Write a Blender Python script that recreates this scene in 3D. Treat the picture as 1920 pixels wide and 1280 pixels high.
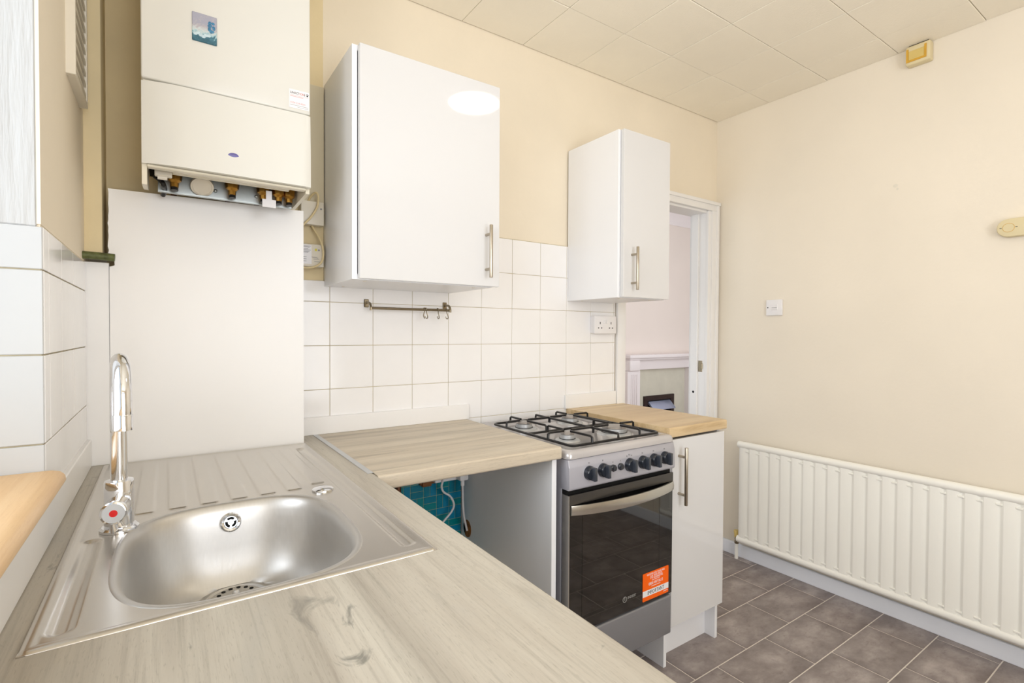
import bpy, bmesh, math, random
from mathutils import Matrix, Vector
random.seed(7)
SC = bpy.context.scene
for o in list(bpy.data.objects):
    bpy.data.objects.remove(o, do_unlink=True)
COL = SC.collection

# ------------------------------------------------------------------ camera
cam_d = bpy.data.cameras.new('camera')
cam_d.sensor_width = 36.0
cam_d.lens = 17.90
cam_d.clip_start = 0.03
cam = bpy.data.objects.new('camera', cam_d)
COL.objects.link(cam)
R = Matrix(((0.82666252, 0.00559929, -0.56267018),
            (-0.56267516, 0.01724248, -0.82649825),
            (0.00507403, 0.99983566, 0.01740429)))
cam.matrix_world = Matrix.Translation((-0.46862, -1.80675, 1.25795)) @ R.to_4x4()
SC.camera = cam

# ------------------------------------------------------------------ light and exposure
SC.view_settings.view_transform = 'Standard'
SC.view_settings.look = 'None'
SC.view_settings.gamma = 1.0
SC.view_settings.use_curve_mapping = False
SC.view_settings.exposure = -0.42
W = bpy.data.worlds.new('world')
SC.world = W
W.use_nodes = True
bg = W.node_tree.nodes['Background']
bg.inputs[0].default_value = (0.80, 0.90, 1.0, 1)
bg.inputs[1].default_value = 1.0


def area(name, loc, rot, sx, sy, power, col, spread=math.pi):
    l = bpy.data.lights.new(name, 'AREA')
    l.shape = 'RECTANGLE'
    l.size = sx
    l.size_y = sy
    l.energy = power
    l.color = col
    l.spread = spread
    o = bpy.data.objects.new(name, l)
    COL.objects.link(o)
    o.location = loc
    o.rotation_euler = rot
    return o


H = math.pi / 2
area('window_daylight', (-0.93, -1.36, 1.66), (0, -H, 0), 1.22, 1.36, 20.0, (0.93, 0.965, 1.0), 2.3)
area('back_window_daylight', (0.15, -3.42, 1.45), (H + 0.32, 0, 0), 1.4, 1.7, 56.0, (0.97, 0.98, 1.0))
area('next_room_fill', (4.2, 0.16, 1.5), (H, 0, 0), 2.4, 1.9, 38.0, (1.0, 0.97, 0.95))  # added fill that brightens the far wall, no window is built here
area('next_room_side_fill', (0.75, 1.6, 1.5), (0, -H, 0), 1.6, 1.6, 9.0, (1.0, 0.95, 0.92))  # added weak fill to lift the door jamb and the next room
LAMP_STRENGTH = 9.0
LAMP_COLOR = (1.0, 0.89, 0.74)

# ------------------------------------------------------------------ helpers
def s2l(c):
    return tuple((v / 255 / 12.92) if v / 255 <= 0.04045 else ((v / 255 + 0.055) / 1.055) ** 2.4 for v in c)


MATS = {}


def nd(nt, kind, **kw):
    n = nt.nodes.new(kind)
    for k, v in kw.items():
        setattr(n, k, v)
    return n


def base_mat(name, rough=0.5, metal=0.0, spec=0.5, coat=0.0):
    m = bpy.data.materials.new(name)
    m.use_nodes = True
    b = m.node_tree.nodes['Principled BSDF']
    b.inputs['Roughness'].default_value = rough
    b.inputs['Metallic'].default_value = metal
    b.inputs['Specular IOR Level'].default_value = spec
    b.inputs['Coat Weight'].default_value = coat
    b.inputs['Coat Roughness'].default_value = 0.04
    MATS[name] = m
    return m, m.node_tree, b


def pm(name, rgb, rough=0.5, metal=0.0, spec=0.5, coat=0.0, var=0.04, vscale=3.0, bump=0.0, bscale=80.0,
       rvar=0.0, stretch=None, coords='pos', bdist=0.002):
    """plain procedural material: base colour with soft mottling, optional relief"""
    m, nt, b = base_mat(name, rough, metal, spec, coat)
    c = s2l(rgb)
    if coords == 'pos':
        src = nd(nt, 'ShaderNodeNewGeometry').outputs['Position']
    else:
        src = nd(nt, 'ShaderNodeTexCoord').outputs['Object']
    if stretch:
        mp = nd(nt, 'ShaderNodeMapping')
        mp.inputs['Scale'].default_value = stretch
        nt.links.new(src, mp.inputs[0])
        src = mp.outputs[0]
    n = nd(nt, 'ShaderNodeTexNoise')
    n.inputs['Scale'].default_value = vscale
    n.inputs['Detail'].default_value = 4
    nt.links.new(src, n.inputs['Vector'])
    r = nd(nt, 'ShaderNodeValToRGB')
    r.color_ramp.elements[0].position = 0.3
    r.color_ramp.elements[1].position = 0.7
    r.color_ramp.elements[0].color = tuple(max(0, v * (1 - var)) for v in c) + (1,)
    r.color_ramp.elements[1].color = tuple(min(1, v * (1 + var)) for v in c) + (1,)
    nt.links.new(n.outputs[0], r.inputs[0])
    nt.links.new(r.outputs[0], b.inputs['Base Color'])
    if rvar:
        mr = nd(nt, 'ShaderNodeMapRange')
        mr.inputs[3].default_value = max(0, rough - rvar)
        mr.inputs[4].default_value = rough + rvar
        nt.links.new(n.outputs[0], mr.inputs[0])
        nt.links.new(mr.outputs[0], b.inputs['Roughness'])
    if bump:
        n2 = nd(nt, 'ShaderNodeTexNoise')
        n2.inputs['Scale'].default_value = bscale
        n2.inputs['Detail'].default_value = 3
        nt.links.new(src, n2.inputs['Vector'])
        bp = nd(nt, 'ShaderNodeBump')
        bp.inputs['Strength'].default_value = bump
        bp.inputs['Distance'].default_value = bdist
        nt.links.new(n2.outputs[0], bp.inputs['Height'])
        nt.links.new(bp.outputs[0], b.inputs['Normal'])
    return m


def wood(name, dark, mid, light, along, rough=0.35, fine=1.0, knots=0.6, band=0.5, warm=None):
    """printed wood laminate: streaks that run along axis 0 (x) or 1 (y)"""
    m, nt, b = base_mat(name, rough, 0, 0.45)
    L = nt.links
    pos = nd(nt, 'ShaderNodeNewGeometry').outputs['Position']

    def noise(sl, sc, detail=4, rough_=0.6, dist=0.0):
        mp = nd(nt, 'ShaderNodeMapping')
        mp.inputs['Scale'].default_value = (sl, sc, sc) if along == 0 else (sc, sl, sc)
        L.new(pos, mp.inputs[0])
        n = nd(nt, 'ShaderNodeTexNoise')
        n.inputs['Scale'].default_value = 1.0
        n.inputs['Detail'].default_value = detail
        n.inputs['Roughness'].default_value = rough_
        n.inputs['Distortion'].default_value = dist
        L.new(mp.outputs[0], n.inputs['Vector'])
        return n.outputs[0]

    def mix(a, bcol, fac, mode='MIX'):
        x = nd(nt, 'ShaderNodeMix', data_type='RGBA', blend_type=mode)
        for val, i in ((fac, 0), (a, 6), (bcol, 7)):
            if hasattr(val, 'links'):
                L.new(val, x.inputs[i])
            elif i == 0:
                x.inputs[0].default_value = val
            else:
                x.inputs[i].default_value = tuple(val) + (1,)
        return x.outputs[2]

    def ramp(v, p0, p1, a=0.0, bb=1.0):
        r = nd(nt, 'ShaderNodeMapRange')
        r.inputs[1].default_value = p0
        r.inputs[2].default_value = p1
        r.inputs[3].default_value = a
        r.inputs[4].default_value = bb
        L.new(v, r.inputs[0])
        return r.outputs[0]
    D, Mi, Li = s2l(dark), s2l(mid), s2l(light)
    c = mix(Mi, Li, ramp(noise(1.3, 16, 5, 0.6, 0.6), 0.36, 0.66))
    c = mix(c, D, ramp(noise(2.2, 34, 6, 0.7, 0.8), 0.56, 0.80, 0, 0.75 * band))
    c = mix(c, D, ramp(noise(5, 220, 3, 0.6), 0.50, 0.85, 0, 0.55 * fine))
    c = mix(c, Li, ramp(noise(9, 420, 2, 0.5), 0.55, 0.80, 0, 0.40 * fine))
    pores = noise(70, 620, 2, 0.5)
    c = mix(c, D, ramp(pores, 0.58, 0.72, 0, 0.36 * fine))
    c = mix(c, s2l((176, 172, 164)), ramp(noise(4.5, 17, 4, 0.6, 0.5), 0.55, 0.75, 0, 0.5 * knots))
    if along == 0:
        c = mix(c, D, ramp(noise(1.5, 24, 4, 0.6, 0.5), 0.54, 0.68, 0, 0.55))
    if knots:
        kd = s2l((118, 116, 108))
        k = noise(7, 19, 5, 0.62, 1.4)
        c = mix(c, kd, ramp(k, 0.645, 0.73, 0, knots))
        c = mix(c, D, ramp(noise(0.35, 11, 1, 0.4), 0.50, 0.62, 0, 0.28))
    if warm:
        c = mix(c, s2l(warm), ramp(noise(1.0, 7, 3), 0.42, 0.66, 0, 0.5))
    L.new(c, b.inputs['Base Color'])
    bp = nd(nt, 'ShaderNodeBump')
    bp.inputs['Strength'].default_value = 0.12
    bp.inputs['Distance'].default_value = 0.001
    L.new(noise(8, 260, 3), bp.inputs['Height'])
    L.new(bp.outputs[0], b.inputs['Normal'])
    return m


class B:
    def __init__(s):
        s.bm = bmesh.new()

    def _merge(s, t):
        me = bpy.data.meshes.new('tmp')
        t.to_mesh(me)
        t.free()
        s.bm.from_mesh(me)
        bpy.data.meshes.remove(me)
        return s

    def box(s, x0, x1, y0, y1, z0, z1, bev=0.0, seg=2, M=None):
        t = bmesh.new()
        bmesh.ops.create_cube(t, size=1.0)
        for v in t.verts:
            v.co = Vector(((x0 + x1) / 2 + v.co.x * abs(x1 - x0), (y0 + y1) / 2 + v.co.y * abs(y1 - y0),
                           (z0 + z1) / 2 + v.co.z * abs(z1 - z0)))
        if bev > 0:
            bmesh.ops.bevel(t, geom=list(t.edges), offset=bev, segments=seg, affect='EDGES', profile=0.5)
        if M:
            t.transform(M)
        return s._merge(t)

    def cyl(s, p0, p1, r0, r1=None, seg=24, bev=0.0):
        r1 = r0 if r1 is None else r1
        p0, p1 = Vector(p0), Vector(p1)
        d = p1 - p0
        t = bmesh.new()
        bmesh.ops.create_cone(t, cap_ends=True, segments=seg, radius1=r0, radius2=r1, depth=d.length)
        if bev:
            ed = [e for e in t.edges if len(e.link_faces) == 2 and any(len(f.verts) > 4 for f in e.link_faces)]
            bmesh.ops.bevel(t, geom=ed, offset=bev, segments=2, affect='EDGES', profile=0.5)
        q = Vector((0, 0, 1)).rotation_difference(d.normalized()).to_matrix().to_4x4()
        t.transform(Matrix.Translation((p0 + p1) / 2) @ q)
        return s._merge(t)

    def lathe(s, c, prof, axis=(0, 0, 1), seg=32):
        """prof: list of (r, h) measured along axis from c"""
        t = bmesh.new()
        rings = []
        for r, h in prof:
            if r < 1e-6:
                rings.append([t.verts.new((0, 0, h))])
            else:
                rings.append([t.verts.new((r * math.cos(2 * math.pi * k / seg), r * math.sin(2 * math.pi * k / seg), h))
                              for k in range(seg)])
        for a, b in zip(rings[:-1], rings[1:]):
            for k in range(seg):
                k2 = (k + 1) % seg
                vs = []
                for v in ((a[0] if len(a) == 1 else a[k]), (a[0] if len(a) == 1 else a[k2]),
                          (b[0] if len(b) == 1 else b[k2]), (b[0] if len(b) == 1 else b[k])):
                    if v not in vs:
                        vs.append(v)
                if len(vs) > 2:
                    t.faces.new(vs)
        bmesh.ops.recalc_face_normals(t, faces=t.faces)
        q = Vector((0, 0, 1)).rotation_difference(Vector(axis).normalized()).to_matrix().to_4x4()
        t.transform(Matrix.Translation(c) @ q)
        return s._merge(t)

    def tube(s, pts, r, seg=12, smooth=6, radii=None):
        P = [Vector(p) for p in pts]
        if smooth and len(P) > 2:
            out = []
            for i in range(len(P) - 1):
                a = P[max(i - 1, 0)]
                b_, c, d = P[i], P[i + 1], P[min(i + 2, len(P) - 1)]
                for k in range(smooth):
                    u = k / smooth
                    out.append(0.5 * ((2 * b_) + (c - a) * u + (2 * a - 5 * b_ + 4 * c - d) * u * u
                                      + (3 * b_ - a - 3 * c + d) * u ** 3))
            out.append(P[-1])
            P = out
        t = bmesh.new()
        rings = []
        prev = None
        for i, p in enumerate(P):
            d = (P[min(i + 1, len(P) - 1)] - P[max(i - 1, 0)]).normalized()
            if prev is None:
                n = d.orthogonal().normalized()
            else:
                n = (prev - d * prev.dot(d))
                n = n.normalized() if n.length > 1e-6 else d.orthogonal().normalized()
            prev = n
            bvec = d.cross(n)
            rings.append([t.verts.new(p + r * (math.cos(2 * math.pi * k / seg) * n + math.sin(2 * math.pi * k / seg) * bvec))
                          for k in range(seg)])
        for a, b_ in zip(rings[:-1], rings[1:]):
            for k in range(seg):
                t.faces.new((a[k], a[(k + 1) % seg], b_[(k + 1) % seg], b_[k]))
        t.faces.new(list(reversed(rings[0])))
        t.faces.new(rings[-1])
        bmesh.ops.recalc_face_normals(t, faces=t.faces)
        return s._merge(t)

    def prism(s, poly, axis, a, b_, bev=0.0, seg=2):
        """poly in the two other axes (in x,y,z order), extruded along axis from a to b_"""
        t = bmesh.new()

        def pt(u, v, w):
            return {0: (w, u, v), 1: (u, w, v), 2: (u, v, w)}[axis]
        lo = [t.verts.new(pt(u, v, a)) for u, v in poly]
        hi = [t.verts.new(pt(u, v, b_)) for u, v in poly]
        n = len(poly)
        t.faces.new(lo)
        t.faces.new(list(reversed(hi)))
        for k in range(n):
            t.faces.new((lo[k], hi[k], hi[(k + 1) % n], lo[(k + 1) % n]))
        bmesh.ops.recalc_face_normals(t, faces=t.faces)
        if bev:
            bmesh.ops.bevel(t, geom=list(t.edges), offset=bev, segments=seg, affect='EDGES', profile=0.5)
        return s._merge(t)

    def sphere(s, c, r, sc=(1, 1, 1), seg=16):
        t = bmesh.new()
        bmesh.ops.create_uvsphere(t, u_segments=seg, v_segments=max(6, seg // 2), radius=r)
        t.transform(Matrix.Translation(c) @ Matrix.Diagonal((*sc, 1)))
        return s._merge(t)

    def text(s, body, size, loc, rot, depth=0.0002, ax='LEFT', wide=1.0):
        cu = bpy.data.curves.new('t', 'FONT')
        cu.body = body
        cu.size = size
        cu.extrude = depth
        cu.align_x = ax
        cu.resolution_u = 2
        o = bpy.data.objects.new('t', cu)
        COL.objects.link(o)
        bpy.context.view_layer.update()
        dg = bpy.context.evaluated_depsgraph_get()
        me = bpy.data.meshes.new_from_object(o.evaluated_get(dg))
        bpy.data.objects.remove(o)
        bpy.data.curves.remove(cu)
        me.transform(Matrix.Translation(loc) @ rot.to_4x4() @ Matrix.Diagonal((wide, 1, 1, 1)))
        s.bm.from_mesh(me)
        bpy.data.meshes.remove(me)
        return s


FACE_FRONT = Matrix(((1, 0, 0), (0, 0, -1), (0, 1, 0)))      # text on a plane that faces -y
WM = {}


def thing(name, label, cat, loc=(0, 0, 0), group=None, rz=0.0):
    o = bpy.data.objects.new(name, None)
    COL.objects.link(o)
    o.empty_display_size = 0.05
    o.location = loc
    o.rotation_euler = (0, 0, rz)
    o['label'] = label
    o['category'] = cat
    if group:
        o['group'] = group
    WM[o.name] = Matrix.Translation(loc) @ Matrix.Rotation(rz, 4, 'Z')
    return o


def obj(name, b, mat, parent=None, label=None, cat=None, group=None, kind=None, sharp=35, local=False):
    """link the bmesh (in world coordinates unless local) as ONE object; origin at the middle of its base"""
    bm = b.bm
    pw = WM[parent.name] if parent else Matrix.Identity(4)
    if not local:
        bm.transform(pw.inverted())
    lo = Vector((1e9,) * 3)
    hi = Vector((-1e9,) * 3)
    for v in bm.verts:
        for k in range(3):
            lo[k] = min(lo[k], v.co[k])
            hi[k] = max(hi[k], v.co[k])
    org = Vector(((lo.x + hi.x) / 2, (lo.y + hi.y) / 2, lo.z))
    bm.transform(Matrix.Translation(-org))
    me = bpy.data.meshes.new(name)
    bm.to_mesh(me)
    bm.free()
    me.materials.append(mat)
    for p in me.polygons:
        p.use_smooth = True
    me.set_sharp_from_angle(angle=math.radians(sharp))
    o = bpy.data.objects.new(name, me)
    COL.objects.link(o)
    o.location = org
    if parent:
        o.parent = parent
    WM[o.name] = pw @ Matrix.Translation(org)
    if label:
        o['label'] = label
    if cat:
        o['category'] = cat
    if group:
        o['group'] = group
    if kind:
        o['kind'] = kind
    return o


def struct(name, b, mat, parent=None, label=None, sharp=35):
    return obj(name, b, mat, parent, label=label, kind=None if parent else 'structure', sharp=sharp)


def piece(name, me, mat, loc, parent, rot=(0, 0, 0), scale=(1, 1, 1)):
    """one tile: shares mesh data; loc in world coordinates"""
    o = bpy.data.objects.new(name, me)
    COL.objects.link(o)
    o.location = WM[parent.name].inverted() @ Vector(loc)
    o.rotation_euler = rot
    o.scale = scale
    o.parent = parent
    WM[o.name] = Matrix.Translation(loc)
    return o


_tile_cache = {}


def tile_mesh(sx, sy, sz, bev, mat):
    key = (round(sx, 4), round(sy, 4), round(sz, 4), mat.name)
    if key not in _tile_cache:
        b = B().box(-sx / 2, sx / 2, -sy / 2, sy / 2, -sz / 2, sz / 2, bev, 1)
        me = bpy.data.meshes.new('tile')
        b.bm.to_mesh(me)
        b.bm.free()
        me.materials.append(mat)
        _tile_cache[key] = me
    return _tile_cache[key]


# ------------------------------------------------------------------ materials
WALL = pm('cream_wall_paint', (239, 229, 212), 0.75, spec=0.25, var=0.025, vscale=2.2, bump=0.25, bscale=60)
WALL_BACK = pm('cream_wall_paint_back', (239, 227, 206), 0.75, spec=0.25, var=0.03, vscale=2.6, bump=0.25, bscale=60)
ALCOVE = pm('shaded_cream_paint', (232, 214, 174), 0.8, spec=0.2, var=0.05, vscale=5, bump=0.3, bscale=40)  # deeper cream than the walls: the alcove's shade is put into the colour
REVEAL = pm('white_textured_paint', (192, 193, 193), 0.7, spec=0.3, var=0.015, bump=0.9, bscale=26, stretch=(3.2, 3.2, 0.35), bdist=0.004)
CEIL = pm('ceiling_tile_paint', (251, 243, 226), 0.85, spec=0.2, var=0.02, vscale=4, bump=0.35, bscale=160)
CEILGAP = pm('ceiling_joint', (214, 198, 166), 0.9, spec=0.1, var=0.05)
TILE_W = pm('white_glazed_tile', (246, 244, 243), 0.12, spec=0.5, var=0.012, vscale=9, bump=0.1, bscale=14)
TILE_REV = pm('dimmed_white_reveal_tile', (198, 200, 201), 0.16, spec=0.5, var=0.01, vscale=9, bump=0.1, bscale=14)  # darker copy of the white tile, colour lowered against the strong window light
GROUT = pm('beige_grout', (200, 188, 160), 0.9, spec=0.1, var=0.12, vscale=12)
GROUT_D = pm('stained_grout', (176, 166, 142), 0.9, spec=0.1, var=0.25, vscale=25)
GLOSS = pm('white_gloss_laminate', (222, 221, 221), 0.035, spec=0.5, var=0.004, vscale=2)
MELAM = pm('white_melamine', (244, 244, 246), 0.32, spec=0.45, var=0.006, vscale=2)
SHEET = pm('white_board', (242, 240, 238), 0.28, spec=0.45, var=0.01, vscale=2.5)
WHITEP = pm('white_gloss_paint', (242, 240, 238), 0.3, spec=0.45, var=0.012, vscale=4, bump=0.12, bscale=35)
SKIRT = pm('white_skirting_paint', (236, 238, 244), 0.35, spec=0.45, var=0.02, vscale=6, bump=0.15, bscale=40)
PLASTIC = pm('white_plastic', (240, 237, 236), 0.3, spec=0.45, var=0.008)
PLASTIC_C = pm('cream_plastic', (228, 220, 204), 0.38, spec=0.45, var=0.02, vscale=8)
PLASTIC_Y = pm('yellowed_plastic', (222, 196, 120), 0.42, spec=0.4, var=0.06, vscale=12)
PLASTIC_Y2 = pm('amber_yellowed_plastic', (212, 164, 60), 0.42, spec=0.4, var=0.08, vscale=14)
DETECT = pm('aged_cream_plastic', (226, 211, 170), 0.4, spec=0.4, var=0.03, vscale=10)
BOILER = pm('boiler_enamel', (226, 224, 217), 0.18, spec=0.5, var=0.012, vscale=4)
BOILER_E = pm('boiler_edge_enamel', (226, 218, 198), 0.35, spec=0.4, var=0.05, vscale=14)
STEEL = pm('brushed_steel', (200, 198, 195), 0.40, metal=1.0, var=0.03, vscale=1.0, stretch=(220, 6, 60), rvar=0.06)
STEEL_D = pm('satin_steel_deck', (202, 197, 189), 0.26, metal=1.0, var=0.012, vscale=1.0, stretch=(8, 260, 40))
HANDLE = pm('brushed_nickel', (178, 168, 152), 0.28, metal=1.0, var=0.05, vscale=40)
CHROME = pm('chrome', (232, 233, 236), 0.04, metal=1.0, var=0.004)
CHROME_D = pm('dark_nickel', (142, 130, 108), 0.3, metal=1.0, var=0.06, vscale=40)
ALU = pm('aluminium_strip', (198, 200, 202), 0.38, metal=0.6, var=0.03, vscale=30)
SILVER = pm('silver_enamel', (180, 179, 187), 0.30, metal=0.25, spec=0.5, var=0.012, vscale=6)
SILVER_D = pm('silver_drawer_paint', (140, 140, 144), 0.38, metal=0.35, spec=0.5, var=0.015, vscale=5)
HOB = pm('silver_hob_enamel', (196, 192, 192), 0.16, metal=0.25, spec=0.5, var=0.02, vscale=8)
BLACK = pm('black_enamel', (26, 25, 26), 0.28, spec=0.5, var=0.1, vscale=20)
BLACKM = pm('matt_black', (16, 16, 16), 0.7, spec=0.2, var=0.1)
KNOB = pm('dark_blue_grey_knob', (40, 44, 52), 0.14, spec=0.6, var=0.06, vscale=20)
KNOB_F = pm('knob_grip_grey', (54, 59, 68), 0.22, spec=0.6, var=0.05, vscale=20)
BGLASS = pm('black_door_glass', (10, 9, 9), 0.03, spec=0.3, coat=1.0, var=0.05)
BGLASS.node_tree.nodes['Principled BSDF'].inputs['Coat IOR'].default_value = 1.6
ORANGE = pm('orange_sticker', (255, 104, 8), 0.45, spec=0.3, var=0.01)
STICKW = pm('sticker_white', (240, 238, 240), 0.45, spec=0.3, var=0.01)
INK = pm('dark_ink', (52, 50, 54), 0.6, spec=0.2, var=0.05)
INKG = pm('grey_ink', (150, 148, 150), 0.6, spec=0.2, var=0.05)
INKR = pm('red_ink', (206, 110, 104), 0.6, spec=0.2, var=0.05)
INKP = pm('pale_pink_ink', (224, 176, 178), 0.6, spec=0.2, var=0.05)
LOGO = pm('pale_logo_print', (170, 168, 164), 0.5, spec=0.3, var=0.05)
BADGE = pm('violet_badge', (88, 78, 150), 0.2, spec=0.5, var=0.15, vscale=60)
RED = pm('red_dot', (214, 22, 22), 0.25, spec=0.5, var=0.05)
BRASS = pm('brass', (176, 132, 62), 0.32, metal=1.0, var=0.15, vscale=40)
COPPER = pm('aged_copper', (120, 82, 62), 0.42, metal=0.8, var=0.2, vscale=25)
ZINC = pm('galvanised_plate', (190, 196, 196), 0.36, metal=0.85, var=0.06, vscale=20)
VERDI = pm('verdigris_pipe', (92, 98, 56), 0.55, metal=0.2, var=0.45, vscale=70)
RADW = pm('radiator_enamel', (250, 248, 240), 0.32, spec=0.45, var=0.01, vscale=3)
CABLE_W = pm('white_cable', (222, 218, 218), 0.45, spec=0.4, var=0.02)
CABLE_C = pm('yellowed_cable', (224, 204, 158), 0.45, spec=0.4, var=0.05, vscale=30)
TIMBER = pm('brown_timber', (128, 84, 48), 0.6, spec=0.3, var=0.2, vscale=6, stretch=(2, 2, 20))
CHIP = pm('chipboard', (150, 104, 62), 0.85, spec=0.1, var=0.35, vscale=120)
TEAL = [pm('teal_tile_%s' % n, c, 0.22, spec=0.5, var=0.10, vscale=50, stretch=(1, 1, 6))
        for n, c in (('deep', (0, 118, 140)), ('blue', (6, 126, 160)), ('green', (0, 128, 134)))]
TEALG = pm('teal_wall_grout', (140, 168, 150), 0.85, spec=0.1, var=0.1, vscale=20)
MARBLE = pm('pale_marble', (214, 210, 194), 0.2, spec=0.5, var=0.05, vscale=6)
PINKW = pm('next_room_wall', (236, 224, 216), 0.8, spec=0.2, var=0.012)
MANTEL = pm('white_mantel_paint', (240, 232, 232), 0.4, spec=0.4, var=0.01)
FIREB = pm('dark_bronze_fire_frame', (58, 44, 42), 0.35, metal=0.4, spec=0.5, var=0.15, vscale=20)
HOOD = pm('silver_fire_hood', (176, 186, 214), 0.3, metal=0.6, var=0.04)
CILLWOOD = wood('oak_cill', (196, 146, 88), (224, 184, 132), (238, 206, 160), 1, 0.35, fine=0.6, knots=0.0, band=0.7)
WT_LEFT = wood('bleached_oak_worktop', (132, 124, 112), (180, 171, 157), (197, 190, 176), 1, 0.42, fine=1.0, knots=0.8, band=0.9)
WT_BACK = wood('oak_worktop_back', (146, 133, 115), (199, 185, 164), (213, 201, 181), 0, 0.38, fine=0.8, knots=0.4, band=1.3)
WT_RIGHT = wood('warm_oak_worktop', (178, 146, 102), (214, 186, 143), (226, 203, 163), 0, 0.34, fine=0.6, knots=0.1, band=0.9)


def floor_material():
    m, nt, b = base_mat('slate_vinyl_tile', 0.36, 0, 0.4)
    L = nt.links
    pos = nd(nt, 'ShaderNodeNewGeometry').outputs['Position']
    oi = nd(nt, 'ShaderNodeObjectInfo')
    sh = nd(nt, 'ShaderNodeVectorMath', operation='SCALE')
    cx = nd(nt, 'ShaderNodeCombineXYZ')
    L.new(oi.outputs['Random'], cx.inputs[2])
    L.new(cx.outputs[0], sh.inputs[0])
    sh.inputs[3].default_value = 7.0
    ad = nd(nt, 'ShaderNodeVectorMath', operation='ADD')
    L.new(pos, ad.inputs[0])
    L.new(sh.outputs[0], ad.inputs[1])

    def noise(scale, det, stretch):
        mp = nd(nt, 'ShaderNodeMapping')
        mp.inputs['Scale'].default_value = stretch
        L.new(ad.outputs[0], mp.inputs[0])
        n = nd(nt, 'ShaderNodeTexNoise')
        n.inputs['Scale'].default_value = scale
        n.inputs['Detail'].default_value = det
        n.inputs['Roughness'].default_value = 0.65
        n.inputs['Distortion'].default_value = 0.15
        L.new(mp.outputs[0], n.inputs['Vector'])
        return n.outputs[0]
    r = nd(nt, 'ShaderNodeValToRGB')
    e = r.color_ramp.elements
    e[0].position, e[0].color = 0.30, s2l((124, 113, 109)) + (1,)
    e[1].position, e[1].color = 0.70, s2l((182, 171, 167)) + (1,)
    x = e.new(0.5)
    x.color = s2l((152, 141, 137)) + (1,)
    L.new(noise(7.0, 8, (1, 1.5, 1)), r.inputs[0])
    r2 = nd(nt, 'ShaderNodeMapRange')
    r2.inputs[1].default_value = 0.56
    r2.inputs[2].default_value = 0.78
    r2.inputs[4].default_value = 0.6
    L.new(noise(26, 5, (1, 2.2, 1)), r2.inputs[0])
    mx = nd(nt, 'ShaderNodeMix', data_type='RGBA')
    mx.inputs[7].default_value = s2l((104, 90, 86)) + (1,)
    L.new(r2.outputs[0], mx.inputs[0])
    L.new(r.outputs[0], mx.inputs[6])
    # printed darker border of each tile (object coordinates: tiles are centred on their origin)
    tc = nd(nt, 'ShaderNodeTexCoord').outputs['Object']
    sp_ = nd(nt, 'ShaderNodeSeparateXYZ')
    L.new(tc, sp_.inputs[0])
    vals = []
    for ax, half in ((0, 0.162), (1, 0.097)):
        ab = nd(nt, 'ShaderNodeMath', operation='ABSOLUTE')
        L.new(sp_.outputs[ax], ab.inputs[0])
        mr_ = nd(nt, 'ShaderNodeMapRange')
        mr_.inputs[1].default_value = half - 0.045
        mr_.inputs[2].default_value = half
        L.new(ab.outputs[0], mr_.inputs[0])
        vals.append(mr_.outputs[0])
    mxm = nd(nt, 'ShaderNodeMath', operation='MAXIMUM')
    L.new(vals[0], mxm.inputs[0])
    L.new(vals[1], mxm.inputs[1])
    ml = nd(nt, 'ShaderNodeMath', operation='MULTIPLY')
    L.new(mxm.outputs[0], ml.inputs[0])
    ml.inputs[1].default_value = 0.45
    mx2 = nd(nt, 'ShaderNodeMix', data_type='RGBA')
    mx2.inputs[7].default_value = s2l((108, 97, 95)) + (1,)
    L.new(ml.outputs[0], mx2.inputs[0])
    L.new(mx.outputs[2], mx2.inputs[6])
    L.new(mx2.outputs[2], b.inputs['Base Color'])
    return m


FLOORT = floor_material()
FGROUT = pm('floor_joint', (232, 222, 212), 0.6, spec=0.3, var=0.04)


def glass_pane():
    m, nt, b = base_mat('smoked_oven_glass', 0.02, 0, 1.0, 1.0)
    b.inputs['Base Color'].default_value = (0.13, 0.12, 0.12, 1)
    b.inputs['Coat IOR'].default_value = 1.5
    b.inputs['Transmission Weight'].default_value = 1.0
    b.inputs['IOR'].default_value = 1.5
    return m


SMOKED = glass_pane()


def emit_mat(name, col, st):
    m, nt, b = base_mat(name, 0.5)
    b.inputs['Base Color'].default_value = (0.9, 0.9, 0.88, 1)
    b.inputs['Emission Color'].default_value = col + (1,)
    b.inputs['Emission Strength'].default_value = st
    return m


LAMP = emit_mat('lit_diffuser', LAMP_COLOR, LAMP_STRENGTH)


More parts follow.
